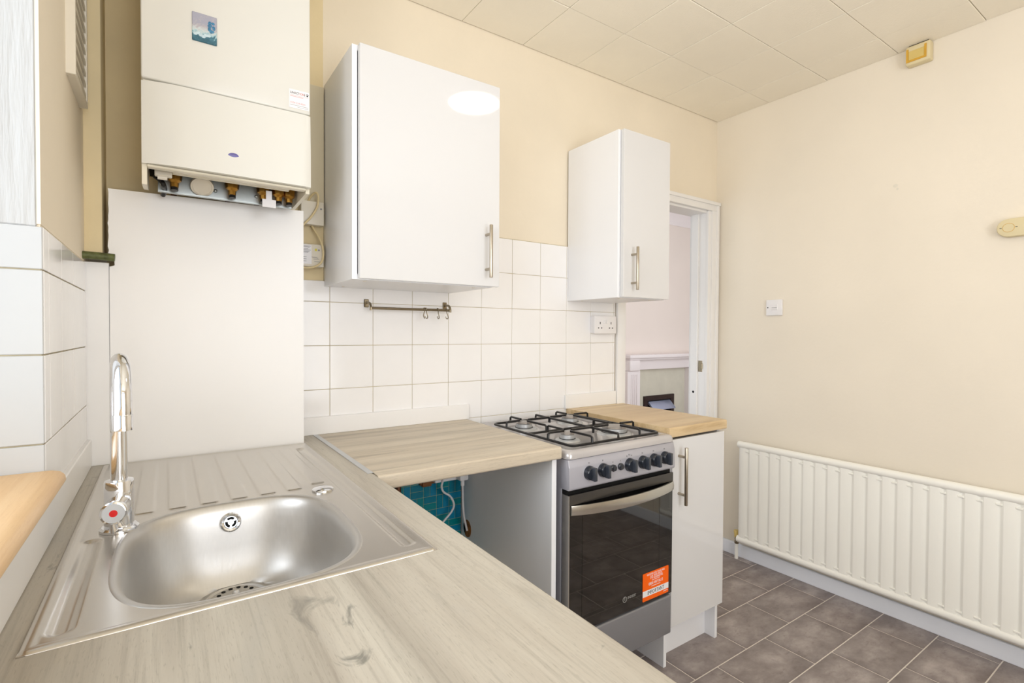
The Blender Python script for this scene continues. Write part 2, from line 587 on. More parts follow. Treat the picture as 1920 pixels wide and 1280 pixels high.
def picture_mat():
    """a small blue and white painted magnet: pale top, teal bottom, swirling brushwork"""
    m, nt, b = base_mat('blue_painted_magnet', 0.25, 0, 0.5)
    L = nt.links
    tc = nd(nt, 'ShaderNodeTexCoord').outputs['Object']
    n = nd(nt, 'ShaderNodeTexNoise')
    n.inputs['Scale'].default_value = 70
    n.inputs['Detail'].default_value = 5
    n.inputs['Distortion'].default_value = 2.0
    L.new(tc, n.inputs['Vector'])
    sep = nd(nt, 'ShaderNodeSeparateXYZ')
    L.new(tc, sep.inputs[0])
    mr = nd(nt, 'ShaderNodeMapRange')
    mr.inputs[1].default_value = 0.006
    mr.inputs[2].default_value = 0.046
    L.new(sep.outputs[2], mr.inputs[0])
    ad = nd(nt, 'ShaderNodeMath', operation='MULTIPLY_ADD')
    L.new(n.outputs[0], ad.inputs[0])
    ad.inputs[1].default_value = 0.9
    L.new(mr.outputs[0], ad.inputs[2])
    sb = nd(nt, 'ShaderNodeMath', operation='SUBTRACT')
    L.new(ad.outputs[0], sb.inputs[0])
    sb.inputs[1].default_value = 0.45
    r = nd(nt, 'ShaderNodeValToRGB')
    e = r.color_ramp.elements
    e[0].position, e[0].color = 0.0, s2l((50, 98, 116)) + (1,)
    e[1].position, e[1].color = 1.0, s2l((168, 168, 184)) + (1,)
    for p, c in ((0.22, (70, 120, 138)), (0.36, (160, 196, 206)), (0.55, (206, 214, 214)), (0.8, (184, 178, 184))):
        x = e.new(p)
        x.color = s2l(c) + (1,)
    L.new(sb.outputs[0], r.inputs[0])
    L.new(r.outputs[0], b.inputs['Base Color'])
    return m


PICTURE = picture_mat()

# ------------------------------------------------------------------ room shell
XL, XR, YF, ZC = -0.64, 2.215, -3.3, 2.497
DX0, DX1, DZ = 1.438, 2.12, 1.965           # doorway in the back wall
wall_back = struct('wall_back', B().box(-0.9, DX0, 0.006, 0.105, 0, 2.9).box(DX1, 2.6, 0.006, 0.105, 0, 2.9)
                   .box(DX0, DX1, 0.006, 0.105, DZ, 2.9), WALL_BACK)
wall_right = struct('wall_right', B().box(XR, XR + 0.1, YF, 0.006, 0, 2.9), WALL)
# left wall with window opening  y -0.66 .. -2.05, z 1.0 .. 2.35
WY0, WY1, WZ0, WZ1 = -0.66, -2.05, 0.992, 2.35
wall_left = struct('wall_left', B().box(-0.95, XL, WY0, 0.006, 0, 2.9).box(-0.95, XL, YF, WY1, 0, 2.9)
                   .box(-0.95, XL, WY1, WY0, 0, WZ0).box(-0.95, XL, WY1, WY0, WZ1, 2.9), WALL_BACK)
wall_front = struct('wall_front', B().box(-0.95, -0.60, YF - 0.1, YF, 0, 2.9).box(0.90, 2.4, YF - 0.1, YF, 0, 2.9)
                    .box(-0.60, 0.90, YF - 0.1, YF, 0, 0.55).box(-0.60, 0.90, YF - 0.1, YF, 2.35, 2.9), WALL)
ceiling = struct('ceiling', B().box(-0.95, 2.4, YF - 0.1, 0.05, ZC + 0.0075, ZC + 0.06), CEILGAP)
floor = struct('floor', B().box(-0.95, 2.4, YF - 0.1, 0.105, -0.05, -0.0012), FGROUT)

# floor tiles: running rows along x, staggered
PX, PY = 0.3275, 0.1985
gap = 0.0045
r = -1
while True:
    y1 = -0.0785 - PY * r
    y0 = y1 - PY
    if y1 <= YF:
        break
    ya, yb = max(y0, YF), min(y1, 0.005)
    off = (0.2 + 0.131 * r) % PX
    k = -4
    while True:
        x0 = off + k * PX
        x1 = x0 + PX
        k += 1
        if x1 <= XL:
            continue
        if x0 >= XR:
            break
        xa, xb = max(x0, XL), min(x1, XR)
        if xb - xa < 0.012 or yb - ya < 0.012:
            continue
        me = tile_mesh(xb - xa - gap, yb - ya - gap, 0.004, 0.0004, FLOORT)
        piece('tile', me, FLOORT, ((xa + xb) / 2, (ya + yb) / 2, -0.002), floor)
    r += 1

# ceiling tiles, 0.3 m squares
CX, CY = 0.2985, 0.2915
i0 = -6
for i in range(i0, 5):
    for j in range(0, 12):
        xa, xb = max(1.112 + CX * i, XL), min(1.112 + CX * (i + 1), XR)
        yb, ya = min(-0.012 - CY * (j - 1) - CY, 0.004) if j else 0.004, max(-0.012 - CY * (j + 1) + CY * 0, YF)
        if j:
            yb = -0.012 - CY * j
        else:
            yb = 0.004
            ya = -0.012
            continue
        ya = max(yb - CY, YF)
        if xb - xa < 0.02 or yb - ya < 0.02:
            continue
        me = tile_mesh(xb - xa - 0.0022, yb - ya - 0.0022, 0.009, 0.0016, CEIL)
        piece('tile', me, CEIL, ((xa + xb) / 2, (ya + yb) / 2, ZC + 0.0045 - random.uniform(0, 0.0012)), ceiling,
              rot=(random.uniform(-.0035, .0035), random.uniform(-.0035, .0035), 0))
for i in range(i0, 5):                      # first row against the back wall
    xa, xb = max(1.112 + CX * i, XL), min(1.112 + CX * (i + 1), XR)
    ya, yb = -0.012 - CY, 0.004
    if xb - xa > 0.02:
        me = tile_mesh(xb - xa - 0.0022, yb - ya - 0.0022, 0.009, 0.0016, CEIL)
        piece('tile', me, CEIL, ((xa + xb) / 2, (ya + yb) / 2, ZC + 0.004), ceiling,
              rot=(random.uniform(-.003, .003), random.uniform(-.003, .003), 0))

# back wall: tile bed, then each glazed tile
grout_bed = obj('grout_bed', B().box(-0.115, 1.378, 0.0, 0.008, 0.74, 1.432).box(-0.02, 1.378, 0.0, 0.008, 1.43, 1.658),
                GROUT, wall_back)
TZ, TX = 0.1502, 0.152
for i in range(-1, 10):
    for j in range(-3, 4):
        xa, xb = i * TX, (i + 1) * TX
        za, zb = 1.21 + j * TZ, 1.21 + (j + 1) * TZ
        xa, xb = max(xa, -0.115), min(xb, 1.378)
        zb = min(zb, 1.432 if i < 0 else 1.656)
        if zb - za < 0.01 or xb - xa < 0.008:
            continue
        me = tile_mesh(xb - xa - 0.0019, 0.006, zb - za - 0.0019, 0.0009, TILE_W)
        piece('tile', me, TILE_W, ((xa + xb) / 2, 0.0008 + random.uniform(-.0003, .0003), (za + zb) / 2), wall_back,
              rot=(random.uniform(-.003, .003), 0, random.uniform(-.003, .003)))

# left wall between the window reveal and the corner: tiles, each its own
obj('grout_bed', B().box(XL - 0.005, XL + 0.0015, WY0, -0.119, 0.90, 1.428), GROUT_D, wall_left)
ZR = [0.93, 1.067, 1.2165, 1.3585, 1.431]
YC = [-0.658, -0.613, -0.481, -0.33, -0.119]
for zi in range(4):
    cols = YC if zi != 0 else [-0.658, -0.33, -0.119]
    for yi in range(len(cols) - 1):
        za, zb, ya, yb = ZR[zi], ZR[zi + 1], cols[yi], cols[yi + 1]
        g = 0.0024
        me = tile_mesh(0.006, yb - ya - g, zb - za - g, 0.001, TILE_W)
        piece('tile', me, TILE_W, (XL + 0.0008, (ya + yb) / 2, (za + zb) / 2), wall_left,
              rot=(0, random.uniform(-.003, .003), random.uniform(-.004, .004)))
# window reveal (faces the camera): plaster above, tiles below
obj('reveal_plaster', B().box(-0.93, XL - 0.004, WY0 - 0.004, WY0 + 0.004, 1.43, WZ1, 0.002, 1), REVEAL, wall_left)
obj('grout_bed', B().box(-0.93, XL, WY0 - 0.0015, WY0 + 0.004, 0.99, 1.43), GROUT_D, wall_left)
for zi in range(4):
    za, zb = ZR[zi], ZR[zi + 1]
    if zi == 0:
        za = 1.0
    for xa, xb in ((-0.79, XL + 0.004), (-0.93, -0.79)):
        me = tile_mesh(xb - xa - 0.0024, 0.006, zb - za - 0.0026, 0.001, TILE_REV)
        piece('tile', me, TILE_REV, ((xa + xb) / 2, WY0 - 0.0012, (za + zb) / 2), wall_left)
# pipe boxing in the corner of the alcove and the wall behind the boiler, shade put into its cream
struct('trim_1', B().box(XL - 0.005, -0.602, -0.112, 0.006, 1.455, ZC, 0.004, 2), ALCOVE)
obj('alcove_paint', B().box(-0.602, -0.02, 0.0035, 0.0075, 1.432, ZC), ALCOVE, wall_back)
obj('alcove_paint', B().box(XL - 0.004, XL + 0.0012, WY0 - 0.003, 0.0, 1.434, ZC), WALL_BACK, wall_left)

# window to the left of the camera (only its reveal and cill are in the picture)
win = struct('window_1', B().box(-0.92, -0.87, WY1, WY0 - .004, WZ0, WZ0 + 0.06).box(-0.92, -0.87, WY1, WY0 - .004, WZ1 - 0.06, WZ1)
             .box(-0.92, -0.87, WY1, WY1 + 0.06, WZ0 + .06, WZ1 - .06).box(-0.92, -0.87, WY0 - 0.064, WY0 - .004, WZ0 + .06, WZ1 - .06)
             .box(-0.915, -0.875, -1.385, -1.325, WZ0 + .06, WZ1 - .06), WHITEP)
win2 = struct('window_2', B().box(-0.60, 0.90, YF - .09, YF - .03, 0.55, 0.62).box(-0.60, 0.90, YF - .09, YF - .03, 2.28, 2.35)
              .box(-0.60, -0.53, YF - .09, YF - .03, .62, 2.28).box(0.83, 0.90, YF - .09, YF - .03, .62, 2.28)
              .box(0.12, 0.18, YF - .09, YF - .03, .62, 2.28), WHITEP)

# wooden window cill
t = thing('window_cill', 'bare oak window cill with rounded nosing beside the sink', 'window cill', (-0.78, -1.36, WZ0))
cill = [(-0.93, WZ0), (-0.625, WZ0), (-0.614, 0.996), (-0.6095, 1.004), (-0.611, 1.013), (-0.617, 1.0195), (-0.628, 1.0225), (-0.93, 1.0225)]
obj('board', B().prism(cill, 1, WY1, WY0 - 0.005, 0.0015, 1), CILLWOOD, t)

# skirting board on the right wall, door frame
struct('baseboard_right', B().prism([(XR - 0.014, 0.0), (XR, 0.0), (XR, 0.072), (XR - 0.010, 0.072), (XR - 0.014, 0.066)], 1, YF, 0.0, 0.0015, 1), SKIRT)
fr = struct('trim_2', B()
            .box(1.385, DX0 + 0.004, -0.016, 0.006, 0.0, DZ, 0.003, 2).box(DX1 - 0.004, 2.203, -0.012, 0.006, 0.0, DZ, 0.003, 2)
            .box(DX1 + 0.022, 2.203, -0.020, 0.0, 0.0, DZ + .02, 0.004, 2).box(DX1 + 0.060, 2.205, -0.026, 0.0, 0.0, DZ + .04, 0.004, 2)
            .box(1.34, 2.208, -0.022, 0.006, DZ, 2.016, 0.003, 2).box(1.34, 2.210, -0.030, 0.0, 1.998, 2.018, 0.003, 2), WHITEP)
obj('jamb', B().box(DX1 - 0.003, DX1 + 0.01, 0.0, 0.112, 0.0, DZ, 0.001, 1).box(DX1 - 0.016, DX1, 0.048, 0.095, 0.0, DZ - 0.0, 0.002, 1), WHITEP, fr)
obj('jamb', B().box(DX0 - 0.01, DX0 + 0.003, 0.0, 0.112, 0.0, DZ, 0.001, 1), WHITEP, fr)
obj('soffit', B().box(DX0, DX1, 0.0, 0.112, DZ - 0.012, DZ + 0.004, 0.001, 1), WHITEP, fr)
obj('strike_plate', B().box(DX1 - 0.005, DX1 - 0.002, 0.020, 0.046, 1.035, 1.10, 0.001, 1).box(DX1 - .009, DX1 - .003, .016, .03, 1.05, 1.085, .002, 1), CHROME_D, fr,
    label='worn metal strike plate')
obj('bolt_hole', B().cyl((DX1 - 0.0165, 0.07, 0.915), (DX1 - 0.012, 0.07, 0.915), 0.007, seg=12), BLACKM, fr)

# next room seen through the doorway
struct('wall_far', B().box(-0.5, 6.5, 2.6, 2.7, 0, 3.0), PINKW)
struct('wall_far_right', B().box(6.4, 6.5, 0.1, 2.6, 0, 3.0), PINKW)
struct('floor_far', B().box(0.7, 6.4, 0.105, 2.6, -0.05, 0.0), pm('brown_carpet', (150, 130, 112), 0.95, spec=0.1, var=0.08, vscale=60))
struct('ceiling_far', B().box(0.7, 6.4, 0.105, 2.6, 2.85, 2.9), WHITEP)
struct('trim_3', B().prism([(2.6, 2.69), (2.6, 2.85), (2.50, 2.85), (2.515, 2.83), (2.56, 2.79), (2.585, 2.73), (2.59, 2.69)], 0, 0.7, 6.4), MANTEL)
fx, fy = 4.86, 2.6
fp = thing('fireplace', 'white fireplace surround with marble panel seen through the doorway', 'fireplace', (fx, 2.45, 0))
obj('mantel_shelf', B().box(4.10, 5.60, 2.40, 2.6, 0.955, 0.995, 0.006, 2).box(4.14, 5.56, 2.44, 2.6, 0.93, 0.957, 0.004, 2), MANTEL, fp)
obj('frieze', B().box(4.19, 5.53, 2.50, 2.6, 0.805, 0.932, 0.004, 1), MANTEL, fp)
for sx in (4.10, 5.34):
    leg = obj('leg', B().box(sx, sx + 0.22, 2.44, 2.6, 0.0, 0.80, 0.004, 1).box(sx + .02, sx + .2, 2.42, 2.6, 0.80, 0.932, 0.012, 3), MANTEL, fp)
    fl = B()
    for q in range(4):
        fl.box(sx + 0.055 + q * 0.033, sx + 0.075 + q * 0.033, 2.430, 2.441, 0.08, 0.76, 0.004, 2)
    obj('fluting', fl, MANTEL, leg)
obj('back_panel', B().box(4.31, 5.35, 2.57, 2.6, 0.0, 0.81, 0.002, 1), MARBLE, fp, label='pale marble back panel')
obj('fire_frame', B().box(4.52, 5.10, 2.545, 2.572, 0.40, 0.462, 0.004, 1).box(4.52, 4.585, 2.545, 2.572, 0.03, 0.41, 0.004, 1)
    .box(5.035, 5.10, 2.545, 2.572, 0.03, 0.41, 0.004, 1), FIREB, fp, label='dark bronze fire frame')
obj('fire_recess', B().box(4.58, 5.04, 2.560, 2.571, 0.03, 0.405), BLACKM, fp)
obj('hood', B().prism([(2.565, 0.385), (2.55, 0.39), (2.46, 0.30), (2.46, 0.285), (2.565, 0.36)], 0, 4.60, 5.02, 0.003, 1), HOOD, fp, label='silver canopy over the fire')

# ------------------------------------------------------------------ radiator
RX = 2.14
rad = thing('radiator', 'long cream ribbed panel radiator above the skirting board', 'radiator', (2.165, -0.85, 0.09))
Y0, Y1 = -0.197, -1.56
prof = []
y = Y0
rib = 0.0561
prof.append((RX + 0.012, Y0))
prof.append((RX + 0.004, Y0 - 0.006))
yy = Y0 - 0.010
while yy - rib > Y1 + 0.01:
    prof += [(RX, yy - 0.002), (RX, yy - rib * 0.62), (RX + 0.0065, yy - rib * 0.74), (RX + 0.0065, yy - rib * 0.88), (RX, yy - rib)]
    yy -= rib
prof += [(RX, Y1 + 0.006), (RX + 0.012, Y1)]
back = [(RX + 0.022, Y1), (RX + 0.022, Y0)]
obj('panel', B().prism(prof + back, 2, 0.135, 0.638), RADW, rad, sharp=50)
rp = []
for k in range(13):
    a = math.pi * 2 * k / 12
    rp.append((0.019 * math.cos(a), 0.016 * math.sin(a)))
seam = B().tube([(RX + 0.012, Y0 + 0.003, 0.648), (RX + 0.012, Y1 - 0.003, 0.648)], 0.0185, 16, 0)
obj('top_seam', seam, RADW, rad)
obj('bottom_seam', B().tube([(RX + 0.012, Y0 + 0.003, 0.124), (RX + 0.012, Y1 - 0.003, 0.124)], 0.019, 16, 0), RADW, rad)
pads = B()                                   # pressed caps at the top of each channel
yy = Y0 - 0.010
while yy - rib > Y1 + 0.01:
    pads.box(RX - 0.0015, RX + 0.004, yy - rib * 0.97, yy - rib * 0.60, 0.612, 0.620, 0.0015, 1)
    pads.box(RX - 0.0015, RX + 0.004, yy - rib * 0.97, yy - rib * 0.60, 0.150, 0.158, 0.0015, 1)
    yy -= rib
obj('channel_ends', pads, RADW, rad, kind='stuff')
for ya in (-0.45, -1.25):
    obj('bracket', B().box(RX + 0.018, XR - 0.001, ya, ya + 0.03, 0.2, 0.6), RADW, rad)
vb = obj('valve', B().lathe((2.172, -0.175, 0.085), [(0, 0), (0.011, 0), (0.012, 0.012), (0.009, 0.016), (0.009, 0.03), (0.007, 0.05), (0, 0.05)])
         .cyl((2.172, -0.178, 0.112), (RX + 0.016, -0.196, 0.118), 0.0085, seg=14).lathe((2.158, -0.186, 0.115), [(0, -.008), (.012, -.008), (.012, .008), (0, .008)], (-.7, -.6, .1), 6), CHROME_D, rad,
         label='tarnished metal radiator valve')
obj('cap', B().lathe((2.172, -0.175, 0.118), [(0, 0), (0.0115, 0), (0.0155, 0.036), (0.014, 0.040), (0, 0.041)], seg=20), PLASTIC_Y, vb, label='yellowed plastic valve cap')
obj('pipe', B().cyl((2.172, -0.175, 0.0), (2.172, -0.175, 0.088), 0.0095, seg=16), RADW, rad)

# ------------------------------------------------------------------ worktops
WTZ, WTT = 0.908, 0.038
def worktop_left():
    b = B()
    xs = [XL + 0.0, -0.585, -0.125, -0.043]
    ys = [-2.55, -1.055, -0.19, 0.0]
    bm = b.bm
    vt = {(i, j): bm.verts.new((xs[i], ys[j], WTZ)) for i in range(4) for j in range(4)}
    vb_ = {(i, j): bm.verts.new((xs[i], ys[j], WTZ - WTT)) for i in range(4) for j in range(4)}
    for i in range(3):
        for j in range(3):
            if (i, j) == (1, 1):
                continue
            bm.faces.new((vt[i, j], vt[i + 1, j], vt[i + 1, j + 1], vt[i, j + 1]))
            bm.faces.new((vb_[i, j], vb_[i, j + 1], vb_[i + 1, j + 1], vb_[i + 1, j]))

    def side(a, c):
        bm.faces.new((vt[a], vt[c], vb_[c], vb_[a]))
    for k in range(3):
        side((k, 0), (k + 1, 0)); side((k + 1, 3), (k, 3)); side((0, k + 1), (0, k)); side((3, k), (3, k + 1))
    side((1, 1), (1, 2)); side((1, 2), (2, 2)); side((2, 2), (2, 1)); side((2, 1), (1, 1))
    bmesh.ops.recalc_face_normals(bm, faces=bm.faces)
    ed = [e for e in bm.edges if all(abs(v.co.x + 0.043) < 1e-5 for v in e.verts) and abs(e.verts[0].co.z - e.verts[1].co.z) < 1e-6]
    bmesh.ops.bevel(bm, geom=ed, offset=0.006, segments=4, affect='EDGES', profile=0.5)
    return b


obj('worktop', worktop_left(), WT_LEFT, None, 'long bleached oak worktop along the window wall, holding the sink', 'worktop')


def slab(x0, x1, y0, y1):
    b = B().box(x0, x1, y0, y1, WTZ - WTT, WTZ)
    bm = b.bm
    ed = [e for e in bm.edges if all(abs(v.co.y - y0) < 1e-5 for v in e.verts) and abs(e.verts[0].co.z - e.verts[1].co.z) < 1e-6]
    bmesh.ops.bevel(bm, geom=ed, offset=0.006, segments=4, affect='EDGES', profile=0.5)
    return b


obj('worktop', slab(-0.0425, 0.535, -0.606, 0.0), WT_BACK, None, 'oak worktop between the sink corner and the cooker', 'worktop')
obj('worktop', slab(1.066, 1.424, -0.588, 0.0), WT_RIGHT, None, 'short warm oak worktop end between the cooker and the doorway', 'worktop')
obj('joint_strip', B().box(-0.0585, -0.0428, -0.575, -0.001, WTZ, WTZ + 0.0014, 0.0006, 1), ALU, None,
    'grey aluminium strip covering the worktop corner joint', 'joint strip')
obj('upstand', B().box(-0.112, 0.5455, -0.013, -0.0022, WTZ, 0.968, 0.0015, 1), WHITEP, None, 'white upstand strip along the tiles behind the oak corner worktop', 'upstand')
obj('upstand', B().box(1.0525, 1.380, -0.013, -0.0022, WTZ, 0.972, 0.0015, 1), WHITEP, None, 'short white upstand strip on the tiles under the double socket', 'upstand')
obj('upstand', B().box(XL + 0.001, -0.627, -2.5, -0.1186, WTZ, 0.978, 0.002, 1), WHITEP, None, 'long white upstand strip below the window cill', 'upstand')
# white sheet panel below the boiler
pn = thing('sheet_panel', 'large white sheet panel standing under the boiler behind the sink', 'panel', (-0.35, -0.11, WTZ))
edge = [(-0.1105, WTZ), (-0.1105, 1.6335), (-0.590, 1.6265)]
zz = 1.6265
while zz > 1.45:
    zz -= 0.010
    edge.append((-0.590 + random.uniform(-0.0012, 0.0016), zz))
edge += [(-0.586, 1.447), (-0.578, 1.443), (-0.577, 1.428), (-0.588, 1.424), (-0.588, WTZ)]
obj('sheet', B().prism(edge, 1, -0.121, -0.105), SHEET, pn)
obj('filler_strip', B().box(XL - 0.002, -0.589, -0.1185, -0.103, WTZ, 1.434, 0.001, 1), SHEET, pn)
obj('copper_pipe', B().tube([(-0.668, -0.150, 1.4475), (-0.60, -0.146, 1.4465), (-0.575, -0.146, 1.445)], 0.0095, 14, 4), VERDI, None,
    'short green tarnished copper pipe running into the corner behind the white panel', 'pipe')

# ------------------------------------------------------------------ sink
SX0, SX1, SY0, SY1 = -0.6025, -0.109, -1.068, -0.135
snk = thing('sink', 'stainless steel inset sink with grooved drainer in the worktop', 'sink', (-0.356, -0.6, WTZ))
BCX, BCY, BA, BB = -0.3625, -0.8455, 0.1655, 0.2015


def sstep(a, b_, v):
    u = min(1, max(0, (v - a) / (b_ - a)))
    return u * u * (3 - 2 * u)


def rrect(x, y, x0, x1, y0, y1, r):
    cx, cy = (x0 + x1) / 2, (y0 + y1) / 2
    qx, qy = abs(x - cx) - (x1 - x0) / 2 + r, abs(y - cy) - (y1 - y0) / 2 + r
    return math.hypot(max(qx, 0), max(qy, 0)) + min(max(qx, qy), 0) - r


PADS = [(-0.519, -0.488), (-0.4655, -0.4345), (-0.412, -0.381), (-0.3585, -0.3275), (-0.305, -0.274), (-0.2515, -0.2205), (-0.198, -0.167)]


def bowl_d(x, y):
    n = 3.1
    f = ((abs(x - BCX) / BA) ** n + (abs(y - BCY) / BB) ** n) ** (1 / n)
    return (1 - f) * 0.178


DEPTH = 0.150


def sink_h(x, y):
    e = rrect(x, y, SX0, SX1, SY0, SY1, 0.008)
    h = 0.0015
    # raised rolled rim, then the deck a little lower
    h += 0.0024 * sstep(0.0, -0.004, e)
    h -= 0.0012 * sstep(-0.008, -0.016, e)
    # drainer grooves between flat pads
    for a, c in PADS:
        d = rrect(x, y, a, c, -0.622 if a < -0.25 else -0.60, -0.195, 0.006)
        h += 0.0021 * sstep(0.0018, -0.0018, d)
    # long recess grooves left and right
    dl = rrect(x, y, -0.5835, -0.5600, -1.040, -0.722, 0.0115)
    h -= 0.004 * sstep(0.004, -0.007, dl)
    dr = rrect(x, y, -0.1515, -0.1290, -1.030, -0.2, 0.011)
    h -= 0.004 * sstep(0.004, -0.007, dr)
    return h


def sink_mesh():
    b = B()
    bm = b.bm
    st = 0.0021
    nx = int((SX1 - SX0) / st)
    ny = int((SY1 - SY0) / st)
    xs = [SX0 + (SX1 - SX0) * i / nx for i in range(nx + 1)]
    ys = [SY0 + (SY1 - SY0) * j / ny for j in range(ny + 1)]
    V = [[bm.verts.new((x, y, WTZ + sink_h(x, y))) for y in ys] for x in xs]
    for i in range(nx):
        for j in range(ny):
            if max(bowl_d(V[p][q].co.x, V[p][q].co.y) for p, q in ((i, j), (i + 1, j), (i, j + 1), (i + 1, j + 1))) > -0.0035:
                continue
            bm.faces.new((V[i][j], V[i + 1][j], V[i + 1][j + 1], V[i][j + 1]))
    rim = [V[i][0] for i in range(nx + 1)] + [V[nx][j] for j in range(1, ny + 1)] + [V[i][ny] for i in range(nx - 1, -1, -1)] + \
          [V[0][j] for j in range(ny - 1, 0, -1)]
    low = [bm.verts.new((v.co.x, v.co.y, WTZ)) for v in rim]
    n = len(rim)
    for k in range(n):
        bm.faces.new((rim[k], low[k], low[(k + 1) % n], rim[(k + 1) % n]))
    bmesh.ops.delete(bm, geom=[v for v in bm.verts if not v.link_faces], context='VERTS')
    return b


def bowl_mesh():
    b = B()
    bm = b.bm
    prof = [(0.011, 0.0023), (0.0095, 0.0036), (0.006, 0.0038), (0.003, 0.0030), (0.0, 0.0005), (-0.003, -0.004), (-0.0055, -0.010), (-0.008, -0.020),
            (-0.011, -0.036), (-0.015, -0.056), (-0.020, -0.078), (-0.026, -0.097), (-0.034, -0.114), (-0.045, -0.128), (-0.060, -0.1375), (-0.078, -0.1425),
            (-0.098, -0.1455), (-0.118, -0.1475)]
    NSEG = 160
    nexp = 3.1
    rings = []
    for off, z in prof:
        sc = 1 + off / 0.178
        u = max(0.0, -off / 0.118)
        cy = BCY + (-0.745 - BCY) * u ** 2.2
        ne = nexp + (2.0 - nexp) * u ** 1.5
        a_, b_ = BA * sc, BB * sc
        if u > 0:
            m_ = 0.062
            a_ = BA * sc + (m_ - BA * (1 - 0.118 / 0.178)) * u ** 2
            b_ = BB * sc + (m_ - BB * (1 - 0.118 / 0.178)) * u ** 2
        ring = []
        for k in range(NSEG):
            t_ = 2 * math.pi * k / NSEG
            c_, s_ = math.cos(t_), math.sin(t_)
            ring.append(bm.verts.new((BCX + a_ * math.copysign(abs(c_) ** (2 / ne), c_), cy + b_ * math.copysign(abs(s_) ** (2 / ne), s_), WTZ + z)))
        rings.append(ring)
    for a, c in zip(rings[:-1], rings[1:]):
        for k in range(NSEG):
            bm.faces.new((a[k], a[(k + 1) % NSEG], c[(k + 1) % NSEG], c[k]))
    bm.faces.new(rings[-1])
    bmesh.ops.recalc_face_normals(bm, faces=bm.faces)
    return b


obj('drainer', sink_mesh(), STEEL_D, snk, sharp=60)
obj('bowl', bowl_mesh(), STEEL, snk, sharp=60)
bz = WTZ - 0.1475
wz = obj('waste', B().lathe((BCX, -0.745, bz), [(0.062, 0.000), (0.060, 0.003), (0.052, 0.004), (0.048, 0.001), (0.044, 0.001)], seg=40), STEEL, snk)
strn = B().lathe((BCX, -0.745, bz), [(0.043, 0.000), (0.042, 0.005), (0.036, 0.008), (0.020, 0.008), (0.008, 0.006), (0.006, 0.016), (0.004, 0.018), (0, 0.018)], seg=40)
obj('strainer', strn, STEEL, wz)
hb = B()
for k in range(14):
    a = 2 * math.pi * k / 14
    hb.cyl((BCX + 0.030 * math.cos(a), -0.745 + 0.030 * math.sin(a), bz + 0.0072), (BCX + 0.030 * math.cos(a), -0.745 + 0.030 * math.sin(a), bz + 0.0086), 0.0038, seg=8)
obj('strainer_holes', hb, BLACKM, wz)
# overflow on the far wall of the bowl
OC = Vector((-0.363, -0.6605, 0.878))
on_ = Vector((0, -0.955, 0.295)).normalized()
ov = obj('overflow', B().lathe(OC, [(0, -0.006), (0.018, -0.006), (0.0185, 0.002), (0.016, 0.0045), (0.0125, 0.003), (0.0115, 0.001), (0, 0.001)], on_, 32), CHROME, snk)
q = Vector((0, 0, 1)).rotation_difference(on_).to_matrix()
oh = B()
for k in range(3):
    pts = []
    for s_ in range(7):
        a = math.radians(120 * k + 30 + 14 + s_ * 92 / 6)
        pts.append(OC + q @ Vector((0.0078 * math.cos(a), 0.0078 * math.sin(a), 0.0012)))
    oh.tube(pts, 0.0026, 8, 2)
obj('overflow_slots', oh, BLACKM, ov)
obj('tap_hole_cap', B().lathe((-0.185, -0.655, WTZ + 0.003), [(0.0225, 0), (0.022, 0.003), (0.018, 0.0055), (0.008, 0.007), (0, 0.0072)], seg=32), CHROME, snk)

# ------------------------------------------------------------------ tap
TXc, TYc = -0.537, -0.688
tp = thing('tap', 'chrome swan neck mixer tap with a red dot on its knob', 'tap', (TXc, TYc, WTZ + 0.003))
obj('base_plate', B().lathe((TXc, TYc, WTZ + 0.003), [(0.0285, 0), (0.0285, 0.004), (0.025, 0.007), (0.0, 0.007)], seg=40), CHROME, tp)
obj('body', B().lathe((TXc, TYc, WTZ + 0.008), [(0.0195, 0), (0.0215, 0.004), (0.0215, 0.078), (0.0205, 0.081), (0.013, 0.083), (0, 0.083)], seg=40), CHROME, tp)
sd = Vector((0.10, -1, 0)).normalized()
rr = 0.066
sp = []
base = Vector((TXc, TYc, 0))
for z in (0.985, 1.03, 1.08, 1.12, 1.143):
    sp.append(base + Vector((0, 0, z)))
for k in range(1, 12):
    a = math.pi * k / 12
    sp.append(base + sd * (rr - rr * math.cos(a)) + Vector((0, 0, 1.143 + rr * math.sin(a))))
for z in (1.143, 1.128):
    sp.append(base + sd * (2 * rr) + Vector((0, 0, z)))
spo = obj('spout', B().tube(sp, 0.0124, 24, 3), CHROME, tp)
e_ = base + sd * (2 * rr)
obj('aerator', B().lathe((e_.x, e_.y, 1.104), [(0, 0.002), (0.011, 0.002), (0.0132, 0.0), (0.0134, 0.0235), (0.0128, 0.0245), (0, 0.0245)], seg=32), CHROME, spo)
kd = Vector((-0.06, -0.93, 0.03)).normalized()
kc = Vector((TXc, TYc, WTZ + 0.047))
kn = obj('knob', B().lathe(kc, [(0.0, 0.0), (0.0185, 0.0), (0.0185, 0.050), (0.0195, 0.056), (0.0188, 0.061), (0.0165, 0.0625), (0, 0.0625)], kd, 40), CHROME, tp)
obj('knob_face', B().lathe(kc + kd * 0.0622, [(0.0158, 0), (0.0155, 0.0008), (0, 0.0008)], kd, 36), ALU, kn, label='knob face with its grey reflection painted in')  # grey disc stands in for the reflection on the chrome knob end
obj('hot_dot', B().lathe(kc + kd * 0.0629, [(0.0058, 0), (0.0055, 0.001), (0, 0.0013)], kd, 20), RED, kn, label='red dot on the knob face')
obj('stem', B().cyl((TXc - 0.006, TYc - 0.022, WTZ + 0.006), (TXc - 0.007, TYc - 0.028, WTZ + 0.028), 0.006, seg=16), CHROME, tp)

